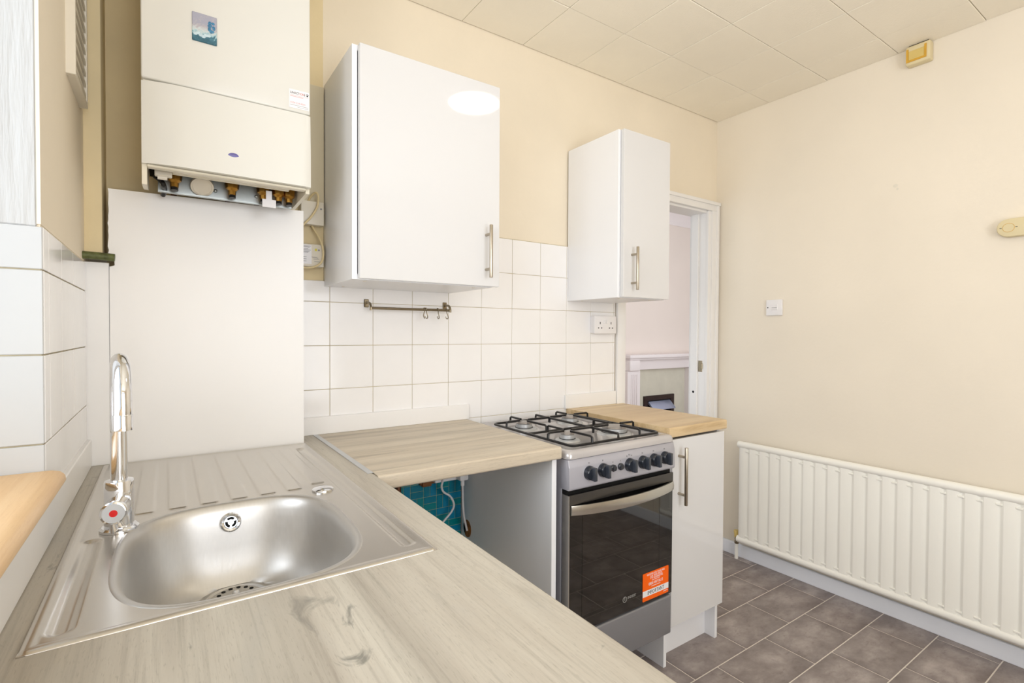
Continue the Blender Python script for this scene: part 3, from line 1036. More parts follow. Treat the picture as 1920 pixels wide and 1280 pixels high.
# ------------------------------------------------------------------ units under the worktops
def bar_handle(parent, x, y, z0, z1, r=0.006, off=0.030, dirn=(0, -1, 0)):
    d = Vector(dirn)
    b = B().cyl(Vector((x, y, z0)) + d * off, Vector((x, y, z1)) + d * off, r, seg=20, bev=0.001)
    h = obj('handle', b, HANDLE, parent)
    L_ = z1 - z0
    for z in (z0 + L_ * 0.17, z1 - L_ * 0.17):
        obj('post', B().cyl(Vector((x, y, z)), Vector((x, y, z)) + d * off, r * 0.8, seg=14), HANDLE, h)
    return h


# sink base unit (facing +x), seen in reflections
su = thing('sink_base_unit', 'white base unit under the sink worktop, seen only in the oven door', 'cabinet', (-0.33, -1.6, 0))
obj('carcass', B().box(-0.62, -0.085, -2.5, -1.12, 0.15, 0.165).box(-0.62, -0.085, -1.135, -1.12, 0.15, 0.70).box(-0.62, -0.085, -2.5, -2.485, 0.15, 0.868)
    .box(-0.62, -0.605, -2.5, -1.12, 0.15, 0.70).box(-0.62, -0.085, -1.81, -1.79, 0.15, 0.70), MELAM, su)
for a, c in ((-1.80, -1.122), (-2.498, -1.804)):
    d = obj('door', B().box(-0.083, -0.065, a, c, 0.152, 0.865, 0.0015, 1), GLOSS, su)
    bar_handle(d, -0.065, c - 0.06, 0.66, 0.84, dirn=(1, 0, 0))
for x, y in ((-0.12, -1.2), (-0.12, -2.4), (-0.56, -1.2), (-0.56, -2.4)):
    obj('leg', B().cyl((x, y, 0), (x, y, 0.15), 0.014, seg=14), PLASTIC, su)
# end panel between appliance space and cooker, with a cable hole
ep = thing('end_panel', 'tall white panel with a cable hole between appliance space and cooker', 'end panel', (0.524, -0.29, 0))
obj('board', B().box(0.515, 0.533, -0.585, -0.004, 0.0, WTZ - WTT, 0.0008, 1), MELAM, ep)
hz, hy = 0.483, -0.055
hole = B()
n = 20
ell = [(hy + 0.030 * math.cos(2 * math.pi * k / n), hz + 0.034 * math.sin(2 * math.pi * k / n)) for k in range(n)]
obj('cable_hole', B().prism(ell, 0, 0.5142, 0.5152), BLACKM, ep, label='dark round cable hole')
ring = []
for k in range(9):
    a = math.radians(150 + k * 190 / 8)
    ring.append((0.5145, hy + 0.026 * math.cos(a), hz + 0.028 * math.sin(a)))
obj('cut_edge', B().prism([(hy + 0.030 * math.cos(math.radians(a)), hz + 0.034 * math.sin(math.radians(a))) for a in range(75, 301, 15)], 0, 0.5132, 0.5143), CHIP, ep, label='raw brown chipboard edge of the cable hole')
obj('bracket', B().box(0.508, 0.515, -0.47, -0.45, 0.845, 0.868, 0.002, 1), BLACKM, ep)

# base unit right of the cooker
bu = thing('base_unit', 'narrow white gloss base unit with a tall bar handle between cooker and doorway', 'cabinet', (1.24, -0.3, 0))
obj('side_panel', B().box(1.072, 1.088, -0.566, -0.04, 0.0, WTZ - WTT, 0.0008, 1), MELAM, bu)
obj('side_panel', B().box(1.400, 1.416, -0.560, -0.04, 0.0, WTZ - WTT, 0.0008, 1), MELAM, bu)
obj('carcass', B().box(1.088, 1.400, -0.555, -0.05, 0.15, 0.166).box(1.088, 1.40, -0.066, -0.05, 0.166, 0.868), MELAM, bu)
d = obj('door', B().box(1.088, 1.4125, -0.5855, -0.5675, 0.156, 0.862, 0.0015, 1), GLOSS, bu)
bar_handle(d, 1.1235, -0.5855, 0.62, 0.835, r=0.0065, off=0.034)
obj('plinth', B().box(1.088, 1.400, -0.512, -0.496, 0.0, 0.15), MELAM, bu)

# ------------------------------------------------------------------ wall units
def wall_unit(name, label, x0, x1, dx0, dx1, z0, z1, yf, hx, hz0, hz1):
    u = thing(name, label, 'wall cabinet', ((x0 + x1) / 2, yf / 2, z0), 'white wall cabinets over the tiles')
    T = 0.016
    yb = -0.0030
    yc = yf + 0.0205
    obj('carcass', B().box(x0, x0 + T, yc, yb, z0, z1, 0.0008, 1).box(x1 - T, x1, yc, yb, z0, z1, 0.0008, 1)
        .box(x0 + T, x1 - T, yc, yb, z0, z0 + T).box(x0 + T, x1 - T, yc, yb, z1 - T, z1).box(x0 + T, x1 - T, -0.02, yb, z0 + T, z1 - T), MELAM, u)
    dr_ = obj('door', B().box(dx0, dx1, yf, yf + 0.018, z0 + 0.002, z1 - 0.001, 0.0012, 1), GLOSS, u)
    bar_handle(dr_, hx, yf, hz0, hz1, r=0.0058, off=0.033)
    for x, y in ((x0 + 0.05, -0.05), (x0 + 0.05, yc + 0.04), (x1 - 0.05, yc + 0.04)):
        obj('cam_cap', B().cyl((x, y, z0 + 0.0005), (x, y, z0 - 0.0012), 0.005, seg=10), PLASTIC_C, u)
    return u


wall_unit('wall_cabinet', 'wide white gloss wall cabinet whose door reflects the round lamp', -0.018, 0.462, -0.0015, 0.479, 1.412, 2.0925, -0.335, 0.4255, 1.440, 1.615)
wall_unit('wall_cabinet', 'narrow white wall cabinet above the socket beside the doorway', 1.068, 1.358, 1.0795, 1.366, 1.405, 2.0925, -0.338, 1.1285, 1.435, 1.612)

# ------------------------------------------------------------------ boiler
bo = thing('boiler', 'wall hung white boiler with open pipework beneath, above the sink', 'boiler', (-0.325, -0.16, 1.60))
BX0, BX1, BYF = -0.5125, -0.1365, -0.33
obj('upper_casing', B().box(BX0, BX1, BYF, -0.02, 1.8505, 2.36, 0.004, 3), BOILER, bo)
fb = B()
NX, NZ = 40, 24


def flap_y(u, w):
    ex = max(0.0, 1 - u / 0.24)
    ex2 = max(0.0, 1 - (1 - u) / 0.05)
    ez = max(0.0, 1 - w / 0.20)
    return BYF - 0.011 + 0.016 * ex ** 2.0 + 0.006 * ex2 ** 2 + 0.0 * ez + 0.009 * max(0.0, w - 0.35) ** 1.3


FV = [[fb.bm.verts.new((BX0 + (BX1 - BX0) * i / NX, flap_y(i / NX, k / NZ), 1.652 + (1.8465 - 1.652) * k / NZ)) for k in range(NZ + 1)] for i in range(NX + 1)]
for i in range(NX):
    for k in range(NZ):
        fb.bm.faces.new((FV[i][k], FV[i + 1][k], FV[i + 1][k + 1], FV[i][k + 1]))
rimv = [FV[i][0] for i in range(NX + 1)] + [FV[NX][k] for k in range(1, NZ + 1)] + [FV[i][NZ] for i in range(NX - 1, -1, -1)] + [FV[0][k] for k in range(NZ - 1, 0, -1)]
rimb = [fb.bm.verts.new((v.co.x, BYF + 0.012, v.co.z)) for v in rimv]
for k in range(len(rimv)):
    k2 = (k + 1) % len(rimv)
    fb.bm.faces.new((rimv[k], rimb[k], rimb[k2], rimv[k2]))
obj('front_flap', fb, BOILER, bo, sharp=40)
obj('inner_frame', B().box(BX0 + 0.004, BX1 - 0.004, BYF + 0.012, -0.02, 1.70, 1.85), BOILER_E, bo)
obj('side_skirt', B().prism([(BYF + 0.012, 1.604), (-0.22, 1.616), (-0.125, 1.634), (-0.125, 1.70), (BYF + 0.012, 1.70)], 0, BX0, BX0 + 0.010), BOILER_E, bo)
obj('side_skirt', B().prism([(BYF + 0.012, 1.638), (-0.125, 1.633), (-0.125, 1.70), (BYF + 0.012, 1.70)], 0, BX1 - 0.010, BX1), BOILER_E, bo)
obj('bottom_lip', B().box(BX0 + 0.01, BX1 - 0.01, BYF + 0.004, BYF + 0.026, 1.645, 1.6515, 0.002, 1), BOILER_E, bo)
obj('tray_rail', B().box(BX0 + 0.06, BX1 - 0.045, BYF + 0.040, BYF + 0.050, 1.648, 1.656, 0.002, 1).box(BX0 + 0.06, BX1 - 0.045, BYF + 0.056, BYF + 0.060, 1.648, 1.658, 0.001, 1), BOILER_E, bo)
obj('hinge', B().box(BX0 + 0.024, BX0 + 0.06, BYF + .052, BYF + .07, 1.640, 1.654, 0.002, 1).cyl((BX0 + 0.03, BYF + .06, 1.638), (BX0 + 0.05, BYF + .06, 1.638), 0.006, seg=10), PLASTIC_C, bo)
obj('interior_shade_sheet', B().box(BX0 + 0.01, BX1 - 0.01, BYF + 0.08, -0.03, 1.695, 1.70), BLACKM, bo)  # black sheet stands in for the shade inside the casing
vp = obj('valve_plate', B().box(BX0 + 0.03, BX1 - 0.02, -0.172, -0.169, 1.625, 1.695).box(BX0 + 0.03, BX1 - 0.02, -0.182, -0.169, 1.6225, 1.626), ZINC, bo, label='galvanised valve plate')
for x in (-0.447, -0.314, -0.236, -0.196, -0.168):
    v_ = obj('valve', B().lathe((x, -0.205, 1.632), [(0, 0), (0.009, 0), (0.010, 0.012), (0.016, 0.018), (0.018, 0.034), (0.013, 0.05), (0.013, 0.075), (0, 0.075)], seg=8)
             .cyl((x, -0.205, 1.662), (x, -0.17, 1.662), 0.008, seg=10), BRASS, bo, label='brass boiler valve')
    obj('spindle', B().cyl((x, -0.207, 1.624), (x, -0.205, 1.636), 0.0085, seg=8), BLACK, v_)
    obj('pipe', B().cyl((x, -0.075, 0.98), (x, -0.075, 1.69), 0.0075, seg=10), COPPER, bo)
for x in (-0.475, -0.352, -0.25):
    obj('screw', B().sphere((x, -0.176, 1.645), 0.005), ZINC, bo)
obj('gauge', B().lathe((-0.384, -0.183, 1.654), [(0, 0.0), (0.026, 0.0), (0.028, 0.006), (0.027, 0.012), (0.023, 0.013), (0.022, 0.010), (0, 0.010)], (0, -0.75, -0.66), 30), PLASTIC_C, bo, label='round white pressure gauge')
obj('hose', B().tube([(-0.488, -0.18, 1.66), (-0.475, -0.2, 1.645), (-0.47, -0.2, 1.635), (-0.468, -0.17, 1.63), (-0.472, -0.15, 1.62)], 0.006, 10), BLACK, bo)
obj('tag', B().box(-0.2335, -0.2185, -0.234, -0.233, 1.626, 1.652).box(-0.243, -0.208, -0.2345, -0.2335, 1.606, 1.628), STICKW, bo, label='white paper tag')
badge = obj('badge', B().lathe((-0.324, BYF - 0.0095, 1.7005), [(0.0125, 0), (0.012, 0.0015), (0, 0.002)], (0, -1, -0.05), 28), BADGE, bo, label='small violet oval badge')
badge.scale = (1.0, 1.0, 0.58)
badge.location.z += 0.0125 * 0.40
stk = obj('service_label', B().box(-0.1905, -0.1395, BYF - 0.0008, BYF, 1.8605, 1.910), STICKW, bo, label='white service sticker with red print')
b = B().text('LINACT', 0.0082, (-0.188, BYF - 0.0009, 1.8985), FACE_FRONT, 0.0002, wide=0.82)
obj('lettering', b, INK, stk)
b = B().text('ION', 0.0082, (-0.1645, BYF - 0.0009, 1.8985), FACE_FRONT, 0.0002, wide=0.82)
obj('lettering', b, INKR, stk)
b = B().text('S', 0.0082, (-0.1535, BYF - 0.0009, 1.8985), FACE_FRONT, 0.0002)
for dx, dz, rr_ in ((0, 0, 0.0022), (-0.0026, 0.003, 0.0009), (-0.0009, 0.0043, 0.0009), (0.0011, 0.0042, 0.0009), (0.0027, 0.0028, 0.0009)):
    b.cyl((-0.1445 + dx, BYF - 0.0007, 1.9 + dz), (-0.1445 + dx, BYF - 0.0011, 1.9 + dz), rr_, seg=10)
obj('lettering', b, INK, stk, kind='stuff')
b = B().box(-0.188, -0.155, BYF - .0010, BYF - .0008, 1.891, 1.8925).box(-0.188, -0.142, BYF - .0010, BYF - .0008, 1.8945, 1.8952)
obj('print_lines', b, INKP, stk)
b = B().text('0208 354 8000', 0.0068, (-0.188, BYF - 0.0009, 1.8725), FACE_FRONT, 0.0002, wide=0.94)
obj('lettering', b, INKP, stk)
b = B().box(-0.188, -0.142, BYF - .0010, BYF - .0008, 1.868, 1.8688).box(-0.170, -0.142, BYF - .0010, BYF - .0008, 1.864, 1.8646)
obj('print_lines', b, INKG, stk)
# magnet on the boiler door
mg = thing('fridge_magnet', 'small blue and white picture magnet stuck on the boiler', 'magnet', (-0.3845, BYF - 0.002, 1.967))
obj('plate', B().box(-0.411, -0.3585, BYF - 0.0035, BYF, 1.967, 2.036, 0.0012, 1), PICTURE, mg)
gb = B()
for k in range(15):
    gb.sphere((-0.3705 + random.uniform(-0.0085, 0.0085) * (1 - k / 24), BYF - 0.0035, 2.019 - k * 0.0016 + random.uniform(-.001, .001)), 0.0036, (1, 0.35, 1), 10)
obj('berry_cluster', gb, pm('blue_berries', (66, 128, 166), 0.25, var=0.35, vscale=180), mg, label='cluster of blue berries')
gb = B()
for k in range(6):
    gb.sphere((-0.404 + k * 0.0056, BYF - 0.0033, 1.984 + 0.003 * math.sin(k * 1.7)), 0.0042, (1.2, 0.25, 1.0), 10)
obj('white_flowers', gb, pm('pale_blue_petals', (196, 216, 224), 0.3, var=0.12, vscale=180), mg)

# ------------------------------------------------------------------ electrics left of the wide cabinet
obj('backing_board', B().box(-0.125, -0.0205, -0.010, 0.0035, 1.692, 2.083, 0.001, 1), pm('dusty_cream_board', (216, 204, 176), 0.5, var=0.03), None,
    'narrow cream backing board between boiler and wide cabinet', 'board')
spu = thing('fused_spur', 'white fused spur box between the boiler and the control unit below it', 'spur box', (-0.063, -0.02, 1.612))
obj('box', B().box(-0.0995, -0.0265, -0.034, 0.0, 1.612, 1.690, 0.003, 2), PLASTIC_C, spu)
obj('screw', B().lathe((-0.036, -0.034, 1.667), [(0.003, 0), (0.0026, 0.001), (0, 0.001)], (0, -1, 0), 12), INKG, spu)
ctl = thing('control_unit', 'white wall control unit with printed lines and a small yellow light', 'control unit', (-0.065, -0.02, 1.473))
obj('case', B().box(-0.104, -0.0265, -0.030, 0.0, 1.474, 1.549, 0.003, 2), PLASTIC_C, ctl)
obj('face_label', B().box(-0.100, -0.066, -0.0305, -0.0299, 1.482, 1.545), STICKW, ctl)
b = B()
for k, z in enumerate((1.541, 1.5375, 1.532, 1.528, 1.5235, 1.520)):
    b.box(-0.099, -0.0685 - (k % 3) * 0.004, -0.0309, -0.0304, z - 0.0008, z + 0.0006)
for k, z in enumerate((1.506, 1.503, 1.499, 1.491)):
    b.box(-0.066 + k * 0.003, -0.048 + k * 0.003, -0.0309, -0.0299, z - 0.0006, z + 0.0005)
for k, z in enumerate((1.505, 1.498, 1.491)):
    b.box(-0.096 + k * 0.001, -0.082, -0.0309, -0.0304, z - 0.0006, z + 0.0006)
obj('print_lines', b, INKG, ctl)
obj('indicator', B().box(-0.0555, -0.0485, -0.0308, -0.0299, 1.5265, 1.534), pm('yellow_window', (214, 202, 66), 0.3), ctl, label='yellow indicator window')
obj('button', B().lathe((-0.0425, -0.030, 1.530), [(0.0032, 0), (0.003, 0.0012), (0, 0.0014)], (0, -1, 0), 14), INKG, ctl)
obj('cable', B().tube([(-0.072, -0.012, 1.694), (-0.063, -0.030, 1.712), (-0.053, -0.044, 1.716), (-0.048, -0.047, 1.700), (-0.052, -0.046, 1.668), (-0.072, -0.046, 1.633), (-0.1, -0.046, 1.60), (-0.112, -0.05, 1.58)], 0.0035, 10),
    CABLE_C, None, 'yellowed flex looping over the front of the spur box', 'cable')
obj('cable', B().tube([(-0.061, -0.016, 1.611), (-0.056, -0.022, 1.598), (-0.042, -0.030, 1.572), (-0.033, -0.036, 1.545), (-0.030, -0.037, 1.515), (-0.036, -0.037, 1.490), (-0.058, -0.037, 1.473), (-0.085, -0.037, 1.468), (-0.115, -0.037, 1.470)], 0.0034, 10),
    CABLE_C, None, 'cream flex curving down around the control unit', 'cable')

# ------------------------------------------------------------------ utensil rail with hooks
rl = thing('utensil_rail', 'slim nickel utensil rail on the tiles under the wide cabinet', 'rail', (0.28, -0.03, 1.33))
RYY, RZZ = -0.048, 1.342
obj('bar', B().cyl((0.130, RYY, RZZ), (0.438, RYY, RZZ), 0.0048, seg=16), CHROME_D, rl)
for x in (0.127, 0.438):
    obj('bracket', B().box(x - 0.009, x + 0.009, -0.006, -0.0022, 1.346, 1.375, 0.002, 1)
        .tube([(x, -0.005, 1.362), (x, -0.026, 1.362), (x, -0.044, 1.357), (x, -0.052, 1.346), (x, -0.052, 1.334)], 0.0042, 10), CHROME_D, rl)


def hook_b(x, tilt):
    pts = [(x - 0.001, RYY + 0.006, RZZ - 0.002), (x, RYY + 0.004, RZZ + 0.005), (x, RYY - 0.003, RZZ + 0.0066), (x, RYY - 0.0066, RZZ + 0.001),
           (x + tilt * 0.3, RYY - 0.004, RZZ - 0.010), (x + tilt, RYY - 0.004, RZZ - 0.022), (x + tilt * 0.7, RYY - 0.008, RZZ - 0.031),
           (x - 0.004, RYY - 0.012, RZZ - 0.032), (x - 0.007, RYY - 0.012, RZZ - 0.024)]
    return B().tube(pts, 0.0017, 8, 5)


for x, tl, lb in ((0.331, -0.004, 'wire s hook leaning under its twin in the overlapping pair on the rail'), (0.337, 0.006, 'wire s hook lying over its twin in the overlapping pair on the rail'),
                  (0.386, 0.004, 'wire s hook hanging alone between the pair and the rail end'), (0.4215, 0.007, 'wire s hook hanging right against the end bracket of the rail')):
    obj('s_hook', hook_b(x, tl), CHROME_D, None, lb, 'hook', 'hooks on the utensil rail')

# ------------------------------------------------------------------ double socket right of the tiles
so = thing('double_socket', 'white double wall socket on the tiles under the narrow cabinet', 'socket', (1.278, -0.02, 1.255))
obj('back_box', B().box(1.212, 1.350, -0.028, -0.0022, 1.257, 1.338, 0.002, 1), PLASTIC, so)
obj('face_plate', B().box(1.209, 1.353, -0.036, -0.026, 1.255, 1.340, 0.003, 2), PLASTIC, so)
b = B()
for cx in (1.245, 1.317):
    b.box(cx - 0.002, cx + 0.002, -0.0364, -0.0355, 1.300, 1.311)
    for dx in (-0.010, 0.010):
        b.box(cx + dx - 0.0033, cx + dx + 0.0033, -0.0364, -0.0355, 1.280, 1.2848)
obj('pin_slots', b, INK, so, kind='stuff')
obj('rocker_switches', B().box(1.268, 1.280, -0.0395, -0.035, 1.303, 1.321, 0.001, 1).box(1.283, 1.295, -0.0395, -0.035, 1.303, 1.321, 0.001, 1), PLASTIC, so)

# ------------------------------------------------------------------ appliance space behind the corner: teal wall tiles, socket, cables
GX, GZ = 0.0545, 0.0535
obj('teal_grout_bed', B().box(0.02, 0.512, 0.0, 0.0065, 0.33, 0.735), TEALG, wall_back)
for i in range(-3, 6):
    for j in range(7):
        x0 = 0.2425 + i * GX - 0.0545
        z0 = 0.352 + j * GZ
        if x0 > 0.51:
            continue
        if (i + j) % 2 == 0:
            parts_ = [(x0, x0 + GX / 2, z0, z0 + GZ), (x0 + GX / 2, x0 + GX, z0, z0 + GZ)]
        else:
            parts_ = [(x0, x0 + GX, z0, z0 + GZ / 2), (x0, x0 + GX, z0 + GZ / 2, z0 + GZ)]
        for xa, xb, za, zb in parts_:
            mt = TEAL[random.randrange(3)]
            me = tile_mesh(xb - xa - 0.0024, 0.004, zb - za - 0.0024, 0.0006, mt)
            piece('tile', me, mt, ((xa + xb) / 2, -0.0003, (za + zb) / 2), wall_back)
obj('batten', B().box(0.33, 0.512, -0.020, -0.003, 0.674, 0.775, 0.001, 1).box(0.335, 0.3735, -0.030, -0.003, 0.668, 0.712, 0.004, 2), TIMBER, None,
    'brown timber batten on the teal tiles under the worktop', 'batten')
us = thing('socket', 'white double socket with two plugs hidden just under the oak worktop', 'socket', (0.45, -0.03, 0.70))
obj('box', B().box(0.375, 0.512, -0.055, -0.0205, 0.684, 0.766, 0.003, 2), PLASTIC, us)
obj('plug', B().box(0.462, 0.500, -0.092, -0.055, 0.686, 0.733, 0.006, 2).cyl((0.481, -0.075, 0.664), (0.481, -0.075, 0.689), 0.0075, seg=12), PLASTIC, us)
obj('plug', B().box(0.392, 0.430, -0.092, -0.055, 0.706, 0.752, 0.006, 2), PLASTIC, us)
obj('cable', B().tube([(0.409, -0.062, 0.708), (0.404, -0.060, 0.690), (0.400, -0.058, 0.668), (0.411, -0.055, 0.645), (0.441, -0.052, 0.622), (0.457, -0.050, 0.588), (0.447, -0.05, 0.562), (0.418, -0.05, 0.535), (0.385, -0.05, 0.50), (0.36, -0.05, 0.44)], 0.0042, 10),
    CABLE_W, None, 'white cable with an s bend hanging before the teal tiles', 'cable')
obj('cable', B().tube([(0.481, -0.075, 0.668), (0.482, -0.075, 0.64), (0.485, -0.072, 0.59), (0.492, -0.068, 0.54), (0.502, -0.064, 0.505), (0.5105, -0.060, 0.478)], 0.0042, 10),
    CABLE_W, None, 'straighter white cable running into the hole of the end panel', 'cable')
obj('waste_pipe', B().cyl((0.243, -0.016, 0.33), (0.243, -0.016, 0.86), 0.011, seg=16), COPPER, None, 'brown vertical pipe at the edge of the teal tiles under the worktop', 'pipe')

# ------------------------------------------------------------------ cooker
CXL, CXR, CYF, CYB = 0.5585, 1.0585, -0.612, -0.020
ck = thing('cooker', 'silver grey freestanding gas cooker with glass oven door', 'cooker', (0.8085, -0.31, 0))
obj('body', B().box(CXL, CXR, CYF + 0.035, CYB, 0.155, 0.30).box(CXL, CXL + 0.02, CYF + 0.035, CYB, 0.30, 0.875).box(CXR - 0.02, CXR, CYF + 0.035, CYB, 0.30, 0.875)
    .box(CXL + 0.02, CXR - 0.02, -0.04, CYB, 0.30, 0.875).box(CXL + 0.02, CXR - 0.02, CYF + 0.035, -0.04, 0.755, 0.872), SILVER, ck)
# hob: rim, recessed tray
hobz = 0.880
hob = B()
bm = hob.bm
outer = [(CXL - 0.004, CYF - 0.004), (CXR + 0.006, CYF - 0.004), (CXR + 0.006, CYB), (CXL - 0.004, CYB)]


def rr_pts(x0, x1, y0, y1, r_, n_=6):
    out = []
    for cx, cy, a0 in ((x1 - r_, y0 + r_, -90), (x1 - r_, y1 - r_, 0), (x0 + r_, y1 - r_, 90), (x0 + r_, y0 + r_, 180)):
        for k in range(n_ + 1):
            a = math.radians(a0 + 90 * k / n_)
            out.append((cx + r_ * math.cos(a), cy + r_ * math.sin(a)))
    return out


loops = []
for (ins, z, r_) in ((0.0, 0.866, 0.020), (0.0, 0.878, 0.020), (0.003, 0.886, 0.020), (0.010, 0.8905, 0.020), (0.018, 0.8905, 0.022), (0.028, 0.8895, 0.03), (0.034, 0.883, 0.035), (0.040, 0.880, 0.035)):
    pts = rr_pts(CXL - 0.004 + ins, CXR + 0.004 - ins, CYF - 0.003 + ins, CYB - ins, r_)
    loops.append([bm.verts.new((x, y, z)) for x, y in pts])
for a, c in zip(loops[:-1], loops[1:]):
    n = len(a)
    for k in range(n):
        bm.faces.new((a[k], a[(k + 1) % n], c[(k + 1) % n], c[k]))
bm.faces.new(loops[-1])
bm.faces.new(list(reversed(loops[0])))
obj('hob', hob, HOB, ck, sharp=50)
BURN = [(0.695, -0.185, 0.031), (0.700, -0.440, 0.0245), (0.935, -0.180, 0.033), (0.930, -0.440, 0.045)]
for x, y, r_ in BURN:
    bn = obj('burner', B().lathe((x, y, hobz), [(r_ + 0.022, 0), (r_ + 0.018, 0.004), (r_ + 0.006, 0.006), (r_ + 0.002, 0.008), (r_ + 0.002, 0.021), (r_ - 0.002, 0.023), (0, 0.023)], seg=36), ALU, ck, label='aluminium gas burner')
    obj('burner_skirt', B().lathe((x, y, hobz), [(r_ + 0.004, 0.0055), (r_ + 0.004, 0.0085), (r_, 0.0085)], seg=36), BLACKM, bn)
    obj('burner_cap', B().lathe((x, y, hobz + 0.0225), [(0, 0), (r_, 0), (r_ + 0.001, 0.002), (r_ - 0.002, 0.0065), (r_ * 0.6, 0.0075), (0, 0.0075)], seg=36), pm('burner_cap_%d' % int(r_ * 1e4), (150, 144, 140), 0.3, metal=0.5, var=0.05), bn)
# pan support: one wire frame with bars and raised fingers
GXa, GXb, GYa, GYb = 0.612, 1.035, -0.566, -0.088
gz, wr = 0.893, 0.0046
g = B()
ring = rr_pts(GXa, GXb, GYa, GYb, 0.02, 4)
g.tube([(x, y, gz) for x, y in ring] + [(ring[0][0], ring[0][1], gz)], wr, 8, 0)
mx, my = (GXa + GXb) / 2, (GYa + GYb) / 2
g.tube([(mx, GYa, gz), (mx, GYa + .003, gz + .018), (mx, GYb - .003, gz + .018), (mx, GYb, gz)], wr, 8, 0)
g.tube([(GXa, my, gz), (GXb, my, gz)], wr, 8, 0)
obj('pan_support', g, BLACK, ck, label='black wire pan support')
for x, y, r_ in BURN:
    left = x < mx
    frnt = y < my
    xa, xb = (GXa, mx) if left else (mx, GXb)
    ya, yb = (GYa, my) if frnt else (my, GYb)
    f = B()
    top = gz + 0.022
    for (sx, sy) in ((xa, y), (xb, y), (x, ya), (x, yb)):
        d = Vector((x - sx, y - sy, 0))
        ln = d.length
        d.normalize()
        e = Vector((sx, sy, 0)) + d * max(ln - r_ * 0.72, 0.02)
        p0 = Vector((sx, sy, gz))
        p1 = Vector((sx, sy, top - 0.004)) + d * 0.001
        p2 = Vector((sx, sy, top)) + d * 0.008
        f.tube([p0, p1, p2, Vector((e.x, e.y, top))], wr * 0.92, 8, 0)
    obj('pan_fingers', f, BLACK, ck)
# control panel: leaning fascia
cp = [(CYF + 0.04, 0.768), (CYF - 0.002, 0.768), (CYF - 0.006, 0.774), (CYF - 0.004, 0.840), (CYF + 0.002, 0.864), (CYF + 0.04, 0.864)]
fas = obj('control_panel', B().prism(cp, 0, CXL - 0.001, CXR + 0.003, 0.003, 2), SILVER, ck)
for x in (0.640, 0.700, 0.823, 0.888, 0.945, 1.003):
    kb = obj('knob', B().lathe((x, CYF - 0.004, 0.815), [(0.0225, 0), (0.0225, 0.008), (0.021, 0.012), (0.0205, 0.017), (0.0185, 0.0195), (0, 0.0195)], (0, -1, 0), 32), KNOB, ck, label='dark cooker knob')
    obj('grip', B().box(x - 0.0062, x + 0.0062, CYF - 0.038, CYF - 0.020, 0.794, 0.836, 0.002, 2), KNOB_F, kb)
for x in (0.7455, 0.7795):
    obj('button', B().lathe((x, CYF - 0.004, 0.815), [(0.0115, 0), (0.0115, 0.006), (0.009, 0.008), (0.0085, 0.012), (0, 0.013)], (0, -1, 0), 24), KNOB, ck)
b = B()
for x, z in ((0.640, 0.846), (0.700, 0.846), (0.7455, 0.834), (0.7795, 0.834), (0.812, 0.845), (0.823, 0.848), (0.834, 0.845), (0.888, 0.846), (0.945, 0.846), (1.003, 0.846)):
    b.box(x - 0.0018, x + 0.0018, CYF - 0.0052, CYF - 0.0030, z - 0.0018, z + 0.0018)
obj('panel_marks', b, INKG, ck, kind='stuff')
# oven door
dy = CYF
DZ0, DZ1 = 0.312, 0.752
dr = obj('oven_door', B().box(CXL + 0.003, 0.618, dy, dy + 0.03, DZ0, DZ1, 0.0012, 1).box(0.985, CXR - 0.002, dy, dy + 0.03, DZ0, DZ1, 0.0012, 1)
         .box(0.618, 0.985, dy, dy + 0.03, 0.685, DZ1, 0.0005, 1).box(0.618, 0.985, dy, dy + 0.03, DZ0, 0.362, 0.0005, 1), BGLASS, ck, label='black glass oven door')
obj('window_glass', B().box(0.618, 0.985, dy + 0.0002, dy + 0.006, 0.362, 0.685), SMOKED, dr, label='smoked glass oven window')
obj('top_trim', B().box(CXL + 0.003, CXR - 0.002, dy - 0.0015, dy + 0.004, 0.722, DZ1 + 0.001, 0.0006, 1), pm('dark_steel_trim', (92, 90, 88), 0.3, metal=0.8, var=0.05), dr)
obj('side_trim', B().box(CXL + 0.001, CXL + 0.0045, dy - 0.0012, dy + 0.03, DZ0, DZ1), STEEL, dr)
# bowed handle: solid band
hb_ = B()
bm = hb_.bm
N = 20
rings = []
for k in range(N + 1):
    u = k / N
    x = CXL + 0.008 + (CXR - CXL - 0.014) * u
    bow = 0.030 * (1 - (2 * u - 1) ** 2) ** 0.8 + 0.003
    zc = 0.706 - 0.004 * math.sin(math.pi * u)
    hh = 0.0165 + 0.002 * math.sin(math.pi * u)
    yo = dy - bow
    rings.append([bm.verts.new((x, yo - 0.004, zc - hh * 0.8)), bm.verts.new((x, yo - 0.006, zc)), bm.verts.new((x, yo - 0.003, zc + hh)), bm.verts.new((x, yo + 0.006, zc + hh * 0.9)),
                  bm.verts.new((x, yo + 0.008, zc)), bm.verts.new((x, yo + 0.003, zc - hh))])
for a, c in zip(rings[:-1], rings[1:]):
    for k in range(6):
        bm.faces.new((a[k], a[(k + 1) % 6], c[(k + 1) % 6], c[k]))
bm.faces.new(list(reversed(rings[0])))
bm.faces.new(rings[-1])
bmesh.ops.recalc_face_normals(bm, faces=bm.faces)
obj('door_handle', hb_, pm('satin_handle_steel', (196, 192, 184), 0.2, metal=0.9, var=0.03, vscale=3), dr, label='bowed satin steel door handle')
b = B().text('INDESIT', 0.0125, (0.826, dy - 0.0004, 0.3545), FACE_FRONT, 0.0002, wide=0.9)
b.lathe((0.812, dy - 0.0001, 0.3565), [(0.0098, 0), (0.0098, 0.0005), (0.0082, 0.0005), (0.0082, 0)], (0, -1, 0), 28)
b.box(0.8110, 0.8130, dy - 0.0006, dy, 0.3525, 0.364)
obj('logo', b, LOGO, dr)
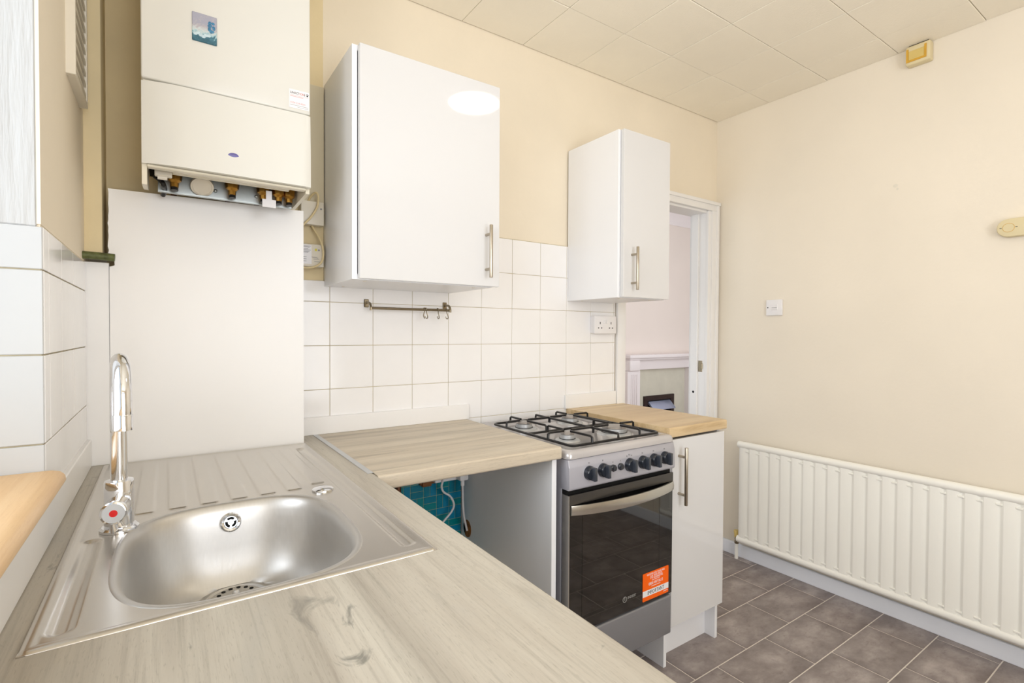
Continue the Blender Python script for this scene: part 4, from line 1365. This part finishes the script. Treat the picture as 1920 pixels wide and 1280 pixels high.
st_ = obj('sticker', B().prism(rr_pts(0.900, 1.0365, 0.3205, 0.4185, 0.003, 3), 1, dy - 0.0010, dy - 0.0001), ORANGE, dr, label='orange guarantee sticker')
obj('white_band', B().box(0.900, 1.0365, dy - 0.0013, dy - 0.0009, 0.336, 0.357), STICKW, st_)
b = B().text('IMPORTANT', 0.0195, (0.9685, dy - 0.0014, 0.3400), FACE_FRONT, 0.0002, 'CENTER', 0.80)
obj('lettering', b, INK, st_)
b = B().text('REGISTER FOR YOUR FREE', 0.0088, (0.968, dy - 0.0011, 0.4075), FACE_FRONT, 0.0003, 'CENTER', 0.90)
b.text('10', 0.0195, (0.9365, dy - 0.0011, 0.3925), FACE_FRONT, 0.0003, 'LEFT', 0.8)
b.text('YEAR PARTS', 0.0098, (0.9555, dy - 0.0011, 0.3995), FACE_FRONT, 0.0003, 'LEFT', 0.85)
b.text('GUARANTEE', 0.0098, (0.9555, dy - 0.0011, 0.3915), FACE_FRONT, 0.0003, 'LEFT', 0.88)
b.text('CALL FREE NOW', 0.0056, (0.968, dy - 0.0011, 0.3855), FACE_FRONT, 0.0003, 'CENTER')
b.text('0800 497 0613', 0.0150, (0.968, dy - 0.0011, 0.3715), FACE_FRONT, 0.0003, 'CENTER', 0.84)
obj('lettering', b, STICKW, st_)
obj('print_line', B().box(0.944, 0.992, dy - 0.0014, dy - 0.0009, 0.3655, 0.3672), STICKW, st_)
obj('print_line', B().box(1.008, 1.032, dy - 0.0014, dy - 0.0009, 0.3295, 0.3312), STICKW, st_)
# inside the oven
ov_ = obj('oven_cavity', B().box(0.60, 1.0, -0.10, -0.095, 0.33, 0.70).box(0.60, 0.605, CYF + 0.035, -0.10, 0.33, 0.70).box(0.995, 1.0, CYF + 0.035, -0.10, 0.33, 0.70)
          .box(0.60, 1.0, CYF + 0.035, -0.10, 0.325, 0.33).box(0.60, 1.0, CYF + 0.035, -0.10, 0.70, 0.705), pm('oven_enamel', (44, 42, 42), 0.3, spec=0.5, var=0.1, vscale=30), ck)
sh = B()
for k in range(12):
    x = 0.63 + k * 0.031
    sh.cyl((x, -0.56, 0.505), (x, -0.12, 0.505), 0.0018, seg=6)
sh.cyl((0.607, -0.56, 0.505), (0.993, -0.56, 0.505), 0.003, seg=8).cyl((0.607, -0.12, 0.505), (0.993, -0.12, 0.505), 0.003, seg=8)
obj('oven_shelf', sh, CHROME, ck, label='wire oven shelf behind the glass')
obj('door_gap', B().box(CXL + 0.004, CXR - 0.004, CYF + 0.012, CYF + 0.04, 0.752, 0.769), BLACKM, ck)
obj('door_gap', B().box(CXL + 0.004, CXR - 0.004, CYF + 0.012, CYF + 0.04, 0.298, 0.312), BLACKM, ck)
obj('drawer_front', B().box(CXL + 0.002, CXR - 0.002, CYF, CYF + 0.035, 0.162, 0.304, 0.006, 3), SILVER_D, ck)
for x in (CXL + 0.04, CXR - 0.04):
    for y in (-0.42, -0.08):
        obj('foot', B().cyl((x, y, 0), (x, y, 0.155), 0.014, seg=12), BLACKM, ck)

# ------------------------------------------------------------------ small fittings on the walls
sw = thing('light_switch', 'white single light switch on the plain cream wall beside the doorway', 'light switch', (2.20, -0.352, 1.353))
obj('face_plate', B().box(XR - 0.013, XR, -0.395, -0.309, 1.356, 1.440, 0.003, 2), PLASTIC, sw)
obj('rocker', B().box(XR - 0.0165, XR - 0.012, -0.373, -0.338, 1.386, 1.416, 0.0015, 1), PLASTIC, sw)
obj('screw', B().lathe((XR - 0.013, -0.3195, 1.398), [(0.003, 0), (0.003, 0.0006), (0, 0.0008)], (-1, 0, 0), 12), INK, sw)
obj('shadow_line', B().box(XR - 0.0172, XR - 0.0160, -0.369, -0.342, 1.3955, 1.3975), INKG, sw)

al = thing('ceiling_alarm', 'small yellowed plastic box high up where the wall meets the ceiling', 'alarm box', (2.19, -0.965, 2.42))
obj('case', B().box(XR - 0.040, XR, -1.012, -0.926, 2.412, 2.492, 0.006, 3), DETECT, al)
obj('frame', B().box(XR - 0.0425, XR - 0.038, -0.937, -0.929, 2.424, 2.480).box(XR - 0.0425, XR - 0.038, -1.000, -0.992, 2.424, 2.480)
    .box(XR - 0.0425, XR - 0.038, -0.992, -0.937, 2.424, 2.432), PLASTIC_Y2, al, label='amber discoloured frame')
obj('window', B().box(XR - 0.0415, XR - 0.038, -0.992, -0.937, 2.432, 2.470, 0.001, 1), PLASTIC_Y, al)
obj('bracket', B().box(XR - 0.030, XR - 0.004, -1.004, -0.935, 2.489, 2.4975), BLACKM, al)

dt = thing('detector', 'cream rounded detector with a round cover on the wall above the radiator', 'detector', (2.20, -1.31, 1.655))


def pill(x0, x1, yc, zc, ly, lz, n_=10):
    r_ = lz / 2
    pts = []
    for k in range(n_ + 1):
        a = math.radians(-90 + 180 * k / n_)
        pts.append((yc + ly / 2 - r_ + r_ * math.cos(a), zc + r_ * math.sin(a)))
    for k in range(n_ + 1):
        a = math.radians(90 + 180 * k / n_)
        pts.append((yc - ly / 2 + r_ + r_ * math.cos(a), zc + r_ * math.sin(a)))
    return B().prism(pts, 0, x0, x1, 0.003, 2)


obj('case', pill(XR - 0.034, XR, -1.305, 1.666, 0.155, 0.068), DETECT, dt, sharp=50)
obj('cover', B().lathe((XR - 0.0335, -1.262, 1.666), [(0.0165, 0), (0.0165, 0.001), (0.015, 0.001), (0.015, 0.0004), (0, 0.0004)], (-1, 0, 0), 30), DETECT, dt)
obj('cover_ring', B().lathe((XR - 0.0335, -1.262, 1.666), [(0.0172, 0), (0.0172, 0.0013), (0.0160, 0.0013), (0.0160, 0)], (-1, 0, 0), 30), PLASTIC_Y2, dt)
obj('vents', B().box(XR - 0.035, XR - 0.0335, -1.243, -1.237, 1.6655, 1.667).box(XR - 0.035, XR - 0.0335, -1.287, -1.281, 1.6655, 1.667), INK, dt)

vn = thing('wall_vent', 'cream plastic louvred vent high on the window wall beside the boiler', 'vent', (-0.63, -0.28, 1.80))
obj('frame', B().box(XL, -0.6225, -0.385, -0.372, 1.80, 2.15, 0.001, 1).box(XL, -0.6225, -0.190, -0.178, 1.80, 2.15, 0.001, 1)
    .box(XL, -0.6225, -0.372, -0.19, 1.80, 1.812, 0.001, 1).box(XL, -0.6225, -0.372, -0.19, 2.138, 2.15, 0.001, 1), PLASTIC_C, vn)
for k in range(12):
    z = 1.824 + k * 0.0262
    obj('louvre', B().prism([(XL, z), (-0.6245, z - 0.003), (-0.6245, z + 0.006), (XL, z + 0.016)], 1, -0.372, -0.19), PLASTIC_C, vn)

wd = obj('plaster_mark', B().sphere((XR + 0.001, -0.884, 1.918), 0.012, (0.15, 1, 0.8), 10).sphere((XR + 0.001, -0.892, 1.902), 0.009, (0.15, 0.8, 1), 10), PLASTIC_C, wall_right, kind='stuff')

lt = thing('ceiling_light', 'round flush ceiling lamp, seen only as a reflection', 'ceiling light', (0.888, -1.222, ZC - 0.06))
obj('rim', B().lathe((0.888, -1.222, ZC), [(0.0, 0), (0.150, 0), (0.150, -0.024), (0.138, -0.028), (0.0, -0.028)], seg=48), PLASTIC, lt)
obj('diffuser', B().lathe((0.888, -1.222, ZC - 0.028), [(0.137, 0), (0.135, -0.006), (0.115, -0.012), (0.06, -0.016), (0, -0.017)], seg=48), LAMP, lt)
